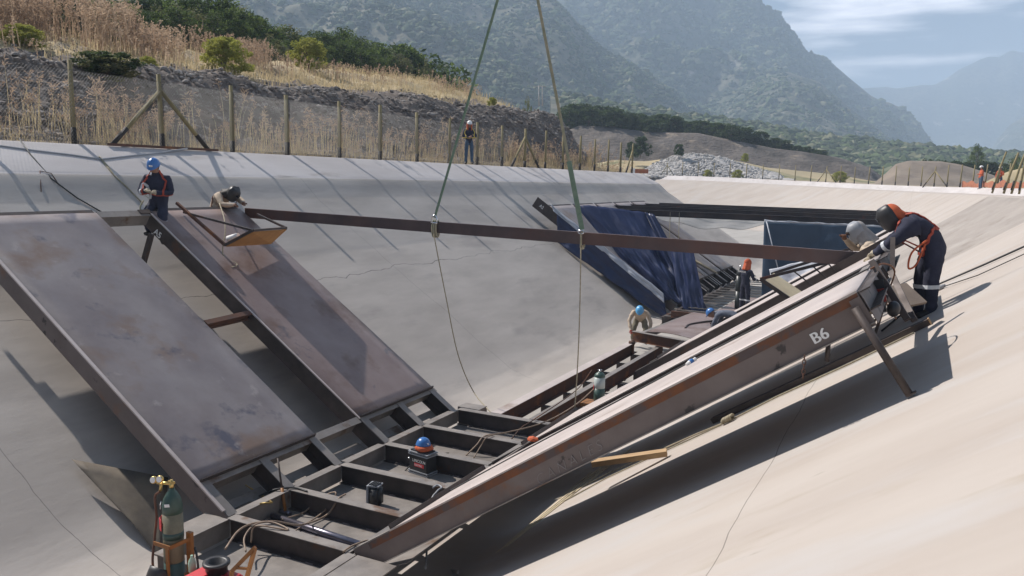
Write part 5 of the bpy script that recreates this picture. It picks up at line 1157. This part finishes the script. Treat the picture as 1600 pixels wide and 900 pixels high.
# cables over the ribs
def drape(pts, r, m_, label, name='cable', cat='cable'): bm = NB(); tube(bm, spline(pts, 8), r, 7); return obj(name, bm, m_, label=label, cat=cat)
drape([onz(352, 858, .1), onz(372, 830, .12), onz(395, 818, .05), onz(430, 815, .03), onz(470, 820, -.1), onz(510, 805, -.2), onz(528, 780, .0), onz(540, 772, .03)], .013, cableT, 'tan cable looping over the front rib from the red machine')
drape([onz(384, 862, -.1), onz(382, 840, -.05), onz(398, 820, .04), onz(425, 816, .04), onz(450, 828, .02), onz(400, 822, .03), onz(392, 848, -.15)], .011, cableT, 'second tan cable hanging in a loop over the front rib')
drape([onz(440, 812, -.2), onz(475, 800, -.25), onz(500, 778, -.1), onz(525, 770, .02), onz(505, 800, -.2), onz(460, 830, -.25)], .011, cableT, 'thin tan cable crossing the second floor cell')
drape([onz(405, 775, -.1), onz(430, 765, .03), onz(460, 762, .03), onz(480, 768, .02)], .014, cableD, 'dark cable lying over the left knee of the frame')
drape([onz(728, 712, -.28), onz(745, 695, -.1), onz(758, 681, .02), onz(790, 676, .03), onz(850, 660, .06), onz(900, 632, .08), onz(936, 600, .2)], .012, cableT, 'tan hose running from the ribs to the small green cylinder')
drape([onz(740, 716, -.28), onz(752, 696, -.1), onz(760, 684, .03), onz(775, 678, .03)], .010, cableT, 'short tan hose end dropping into the fourth cell')
drape([onz(796, 690, -.2), onz(815, 668, .0), onz(835, 655, .05), onz(900, 610, .15), onz(925, 578, .5)], .010, rust, 'rusty red hose going up to the small green cylinder')
drape([onz(665, 888, -.2), onz(672, 790, -.1), onz(683, 768, .0), onz(690, 762, .02), onz(684, 758, .03), onz(676, 762, .02)], .013, greyP, 'pale cable standing up by the edge of the B6 panel')
drape([onz(536, 862, .03), onz(552, 852, .03), onz(575, 846, .02), onz(525, 885, -.1), onz(515, 900, -.2)], .012, cableT, 'tan cable at the foot of the B6 panel')
drape([onz(680, 712, .02), onz(700, 708, -.28), onz(725, 712, -.3), onz(640, 745, -.31), onz(632, 738, -.3), onz(640, 728, -.2)], .010, cableD, 'dark cable curled round the black welding case')
bm = NB(); tube(bm, [onz(400, 768, -.18), onz(412, 776, -.10)], .016, 7); tube(bm, [onz(384, 758, -.18), onz(400, 768, -.18)], .012, 7); tube(bm, [onz(412, 776, -.1), onz(425, 785, .03), onz(406, 787, .02)], .012, 7); obj('cutting_torch', bm, brass, label='brass cutting torch lying on the left knee plates', cat='torch')
bm = NB(); c = onz(855, 588, -.1); Lp = lambda px, py: (lambda r: CAMP+r*((Vector((1, 0, 1.5)).dot(Vector((-8.37, 0, -.5))-CAMP))/Vector((1, 0, 1.5)).dot(r)))(ray(px, py))
o0, o1, o2, o3 = [Lp(*q)+NA*.05 for q in ((838, 592), (872, 574), (885, 586), (848, 604))]
vs = [bm.verts.new(q+NA*h) for h in (0, .02) for q in (o0, o1, o2, o3)]
for f in ((3, 2, 1, 0), (4, 5, 6, 7), (0, 1, 5, 4), (1, 2, 6, 5), (2, 3, 7, 6), (3, 0, 4, 7)): bm.faces.new([vs[i] for i in f])
bmesh.ops.recalc_face_normals(bm, faces=bm.faces); obj('chipboard_offcut', bm, osb, label='square piece of chipboard lying at the toe of the left bank', cat='board')
bm = NB(); bar(bm, Lp(880, 554)+NA*.03, Lp(902, 574)+NA*.03, .05, .05, NA); obj('short_batten', bm, flange, label='short grey batten lying at the toe of the left bank beyond the chipboard', cat='batten')
# cylinders
def cylinder(label, base_, h, r, mats3, name='gas_cylinder', lean=(0, 0, 1), gauges=False, ring=None):
    t = thing(name, label, 'gas cylinder', base_); b = Vector(base_); ax = Vector(lean).normalized()
    m1_, m2_, m3_ = mats3
    for nm, z0, z1, m_ in (('lower_body', 0, .42, m1_), ('middle_body', .42, .78, m2_)):
        bm = NB(); lathe(bm, b, [(r*.97, h*z0), (r, h*z0+.004), (r, h*z1)], ax, 24); obj(nm, bm, m_, t)
    bm = NB(); lathe(bm, b, [(r, h*.78), (r*.98, h*.83), (r*.85, h*.88), (r*.55, h*.925), (r*.3, h*.945), (r*.28, h*.96)], ax, 24); sh = obj('shoulder', bm, m3_, t)
    bm = NB(); lathe(bm, b, [(r*.24, h*.955), (r*.24, h*.99), (r*.14, h*.995), (r*.14, h*1.02)], ax, 12); bar(bm, b+ax*h*1.0-Vector((r*.4, 0, 0)), b+ax*h*1.0+Vector((r*.4, 0, 0)), .025, .025); obj('valve', bm, brass if gauges else chrome, t)
    if gauges:
        for dx, dz in ((-.17, .03), (-.075, .055)):
            c = b+ax*h*.99+Vector((dx, -.06, dz)); bm = NB(); lathe(bm, c, [(.03, 0), (.037, .004), (.037, .03), (.03, .034)], (.2, -1, .25), 18); g = obj('gauge', bm, brass, t)
            bm = NB(); lathe(bm, c+Vector((.2, -1, .25)).normalized()*.0345, [(.031, 0), (.031, .002)], (.2, -1, .25), 18); obj('dial', bm, whiteP, g)
        bm = NB(); tube(bm, [b+ax*h*.99, b+ax*h*.99+Vector((-.17, -.03, -.01))], .018, 8); tube(bm, [b+ax*h*.99+Vector((-.11, -.03, 0)), b+ax*h*.93+Vector((-.12, -.04, 0))], .016, 8); obj('regulator', bm, brass, t)
    return t
cb_ = ony(268, 758, 5.55); zb = cb_.z-1.42
G1 = cylinder('tall green and tan gas cylinder with two gauges strapped to the orange trolley', (cb_.x, 5.55, zb), 1.45, .102, (cylG, cylT, cylG), gauges=True)
bm = NB(); lathe(bm, (cb_.x, 5.55, zb), [(.1035, .86), (.1035, .93)], (0, 0, 1), 24); obj('dark_band', bm, cylG, G1)
c = Vector((cb_.x, 5.55, zb)); bm = NB(); bar(bm, c+Vector((-.112, -.055, .96)), c+Vector((-.112, -.055, 1.08)), .07, .006, (-.9, -.45, 0)); bar(bm, c+Vector((-.06, -.104, .96)), c+Vector((-.06, -.104, 1.08)), .06, .006, (-.5, -.87, 0)); obj('red_label', bm, redL, G1)
bm = NB(); bar(bm, c+Vector((.02, -.112, 1.24)), c+Vector((.075, -.10, 1.25)), .006, .03, (0, 0, 1)); bar(bm, c+Vector((-.10, -.06, 1.18)), c+Vector((-.08, -.075, 1.24)), .05, .006, (-.7, -.7, .3)); obj('white_sticker', bm, whiteP, G1)
# trolley
t = thing('welding_trolley', 'orange welding trolley frame holding the tall cylinder and the red machine', 'trolley', (c.x+.2, 5.6, zb))
bm = NB(); bar(bm, c+Vector((.17, .06, -.1)), c+Vector((.17, .06, .93)), .065, .04, (0, 1, 0)); obj('upright', bm, orangeP, t)
bm = NB(); bar(bm, c+Vector((.06, -.13, -.1)), c+Vector((.06, -.13, .80)), .035, .02, (0, 1, 0)); obj('upright', bm, orangeP, t)
bm = NB(); bar(bm, c+Vector((-.13, -.135, .82)), c+Vector((.10, -.135, .82)), .012, .04, (0, 0, 1)); bar(bm, c+Vector((.10, -.135, .82)), c+Vector((.18, .05, .86)), .012, .04, (0, 0, 1)); obj('cylinder_strap', bm, orangeP, t)
bm = NB(); bar(bm, c+Vector((.16, 0, .50)), c+Vector((.62, -.35, .42)), .03, .03); obj('side_arm', bm, orangeP, t)
bm = NB(); a = ony(362, 893, 5.0); b = ony(399, 855, 5.1); d = ony(385, 905, 5.0); e = ony(398, 858, 5.1); bar(bm, a, b, .03, .03, (0, 1, 0)); bar(bm, d, e, .03, .03, (0, 1, 0)); bar(bm, a.lerp(b, .15), d.lerp(e, .35), .02, .02); bar(bm, a, a-Vector((0, .02, .5)), .03, .03, (0, 1, 0)); obj('handle_frame', bm, orangeP, t)
bm = NB(); box(bm, (c.x-.2, 4.75, zb-.02), (c.x+.75, 5.75, zb-.001)); obj('tray', bm, orangeP, t)
t = thing('red_machine', 'glossy red welding machine at the bottom edge on the orange trolley', 'welding machine', (c.x+.5, 5.1, zb))
m0 = ony(294, 897, 5.0); bm = NB(); box(bm, (m0.x-.02, 4.75, zb), (m0.x+.40, 5.3, m0.z-.03)); bmesh.ops.bevel(bm, geom=list(bm.edges), offset=.02, segments=2, affect='EDGES'); obj('housing', bm, redP, t)
bm = NB(); box(bm, (m0.x-.01, 4.9, m0.z-.028), (m0.x+.14, 5.2, m0.z-.008)); obj('pink_lid', bm, redL, t)
cc = ony(338, 878, 5.2); bm = NB(); lathe(bm, cc-Vector((0, 0, .12)), [(.10, 0), (.10, .10), (.125, .10), (.125, .125), (.075, .125), (.07, .02)], (0, 0, 1), 22); obj('spool_ring', bm, blackP, t)
bt_ = ony(300, 880, 5.15); t = thing('plastic_bottle', 'small clear green plastic bottle beside the tall cylinder', 'bottle', bt_)
bm = NB(); lathe(bm, bt_-Vector((0, 0, .08)), [(.035, 0), (.036, .08), (.03, .11), (.012, .14), (.012, .16)], (0, 0, 1), 14); obj('bottle', bm, bottleM, t)
# hose of the cylinder, hanging welding hood
drape([c+Vector((-.11, -.05, 1.35)), c+Vector((-.19, -.05, 1.27)), c+Vector((-.18, -.05, 1.05)), c+Vector((-.16, -.1, .85)), c+Vector((-.10, -.18, .6)), c+Vector((.05, -.2, .45)), c+Vector((.22, -.2, .2))], .013, rust, 'dark red hose curving down from the gauges of the tall cylinder', 'hose', 'hose')
drape([c+Vector((.25, .05, .78)), c+Vector((.33, .0, .74)), c+Vector((.35, .0, .55)), c+Vector((.33, .0, .4))], .012, cableD, 'dark cable loop right of the orange trolley post')
t = thing('welding_hood', 'black welding hood hung on the tall cylinder at the bottom left', 'welding mask', c+Vector((-.08, -.16, .45)))
bm = NB(); rows = []
for j in range(8):
    z = .40-.40*j/7; rows.append([bm.verts.new(c+Vector((-.06-.05*j/7+(.15-.0*j)*math.sin(a)*(.75+.25*math.sin(j*.5)), -.12-.13*math.cos(a)*(.6+.4*math.sin(j*.45)), .16+z+.05*math.cos(a)))) for a in np.radians(np.linspace(-95, 95, 13))])
for a, b in zip(rows, rows[1:]):
    for k in range(12): f = bm.faces.new((a[k], b[k], b[k+1], a[k+1])); f.smooth = True
o = obj('shell', bm, blackP, t); thicken(o, .008)
bm = NB(); bar(bm, c+Vector((-.14, -.262, .36)), c+Vector((-.04, -.27, .36)), .012, .06, (0, 0, 1)); obj('visor_window', bm, lens, t)
sc_ = ony(936, 622, 14.9); G2 = cylinder('short green cylinder with grey middle standing between the floor rails', (sc_.x, 14.9, sc_.z-.05), .62, .11, (cylG, cylW, cylG))
bm = NB(); bar(bm, Vector((sc_.x-.10, 14.84, sc_.z+.18)), Vector((sc_.x-.10, 14.84, sc_.z+.27)), .06, .006, (-1, -.5, 0)); obj('red_label', bm, redL, G2)
bm = NB(); box(bm, (sc_.x-.28, 14.6, sc_.z-.13), (sc_.x+.05, 14.95, sc_.z-.06)); obj('orange_tray', bm, orangeP, label='orange tray under the short green cylinder', cat='tray')
for k, (px, lab) in enumerate(((1154, 'left dark cylinder beside the worker with the orange hood'), (1163, 'right dark cylinder, half hidden by the worker with the orange hood'))):
    cc = ony(px, 460, 28.4+.2*k); cylinder(lab, (cc.x, 28.4+.2*k, .0), 1.5, .115, (cylD, cylD, cylD))
# ------------------------------------------------------------------ small things on the left bank
bm = NB(); bar(bm, (-16.5, 12.4, 4.90), (-16.5, 15.6, 4.90), .05, .06); obj('edge_board', bm, rust, label='reddish board along the crest below the braced fence post', cat='board')
def Lq(px, py, n=.015): return Lp(px, py)+NA*n
def Lb(px, py):      # on the apron or the slope, whichever is first
    r = ray(px, py); best = None
    for (xa, za), (xb, zb2) in (((-16.55, 4.87), (-15.2, 4.20)), ((-15.2, 4.20), (-14.65, 3.686)), ((-14.65, 3.686), (-8.6, -.35))):
        n_ = Vector((za-zb2, 0, xb-xa)); k = n_.dot(Vector((xa, 0, za))-CAMP)/n_.dot(r); p = CAMP+r*k
        if k > 0 and xa-.01 <= p.x <= xb+.01: return p+n_.normalized()*.015
    return Lq(px, py)
bm = NB(); tube(bm, [Lb(x, y) for x, y in ((-20, 226), (50, 236), (110, 243), (158, 250), (200, 245), (250, 240), (292, 233))], .022, 6); obj('bank_hose', bm, greyP, label='long grey hose lying along the crest of the left bank', cat='hose')
bm = NB(); tube(bm, [Lb(x, y) for x, y in ((30, 218), (48, 243), (80, 280), (120, 310), (158, 332))], .013, 6); obj('thin_rope', bm, cableD, label='thin dark rope running down the left bank to the near panel', cat='rope')
bm = NB(); tube(bm, [Lb(x, y) for x, y in ((64, 300), (62, 268), (80, 272), (92, 290))], .009, 6); obj('wire_hook', bm, rust, label='bent wire hook lying on the left bank by the thin rope', cat='wire')
bm = NB(); tube(bm, [Lb(x, y) for x, y in ((155, 246), (168, 262), (178, 275), (200, 295), (222, 318))], [.02, .03, .014, .014, .014], 6); obj('tan_rope', bm, ropeM, label='tan rope running down the left bank towards the man in navy', cat='rope')
c0, c1, c2, c3 = Lq(108, 728, .12), Lq(250, 770, .30), Lq(250, 890, .14), Lq(180, 810, .16)
V, F = grid(lambda u, v: (c0.lerp(c1, u)).lerp(c3.lerp(c2, u), v)+NA*(.03*math.sin(u*5)*v), 10, 6); thicken(npobj('loose_sheet', V, F, mat('stained sheet', (.20, .165, .12), (.12, .10, .08), 2.5, .85), label='thin stained sheet lying loose on the left bank under the near panel', cat='sheet', smooth=True), .008)
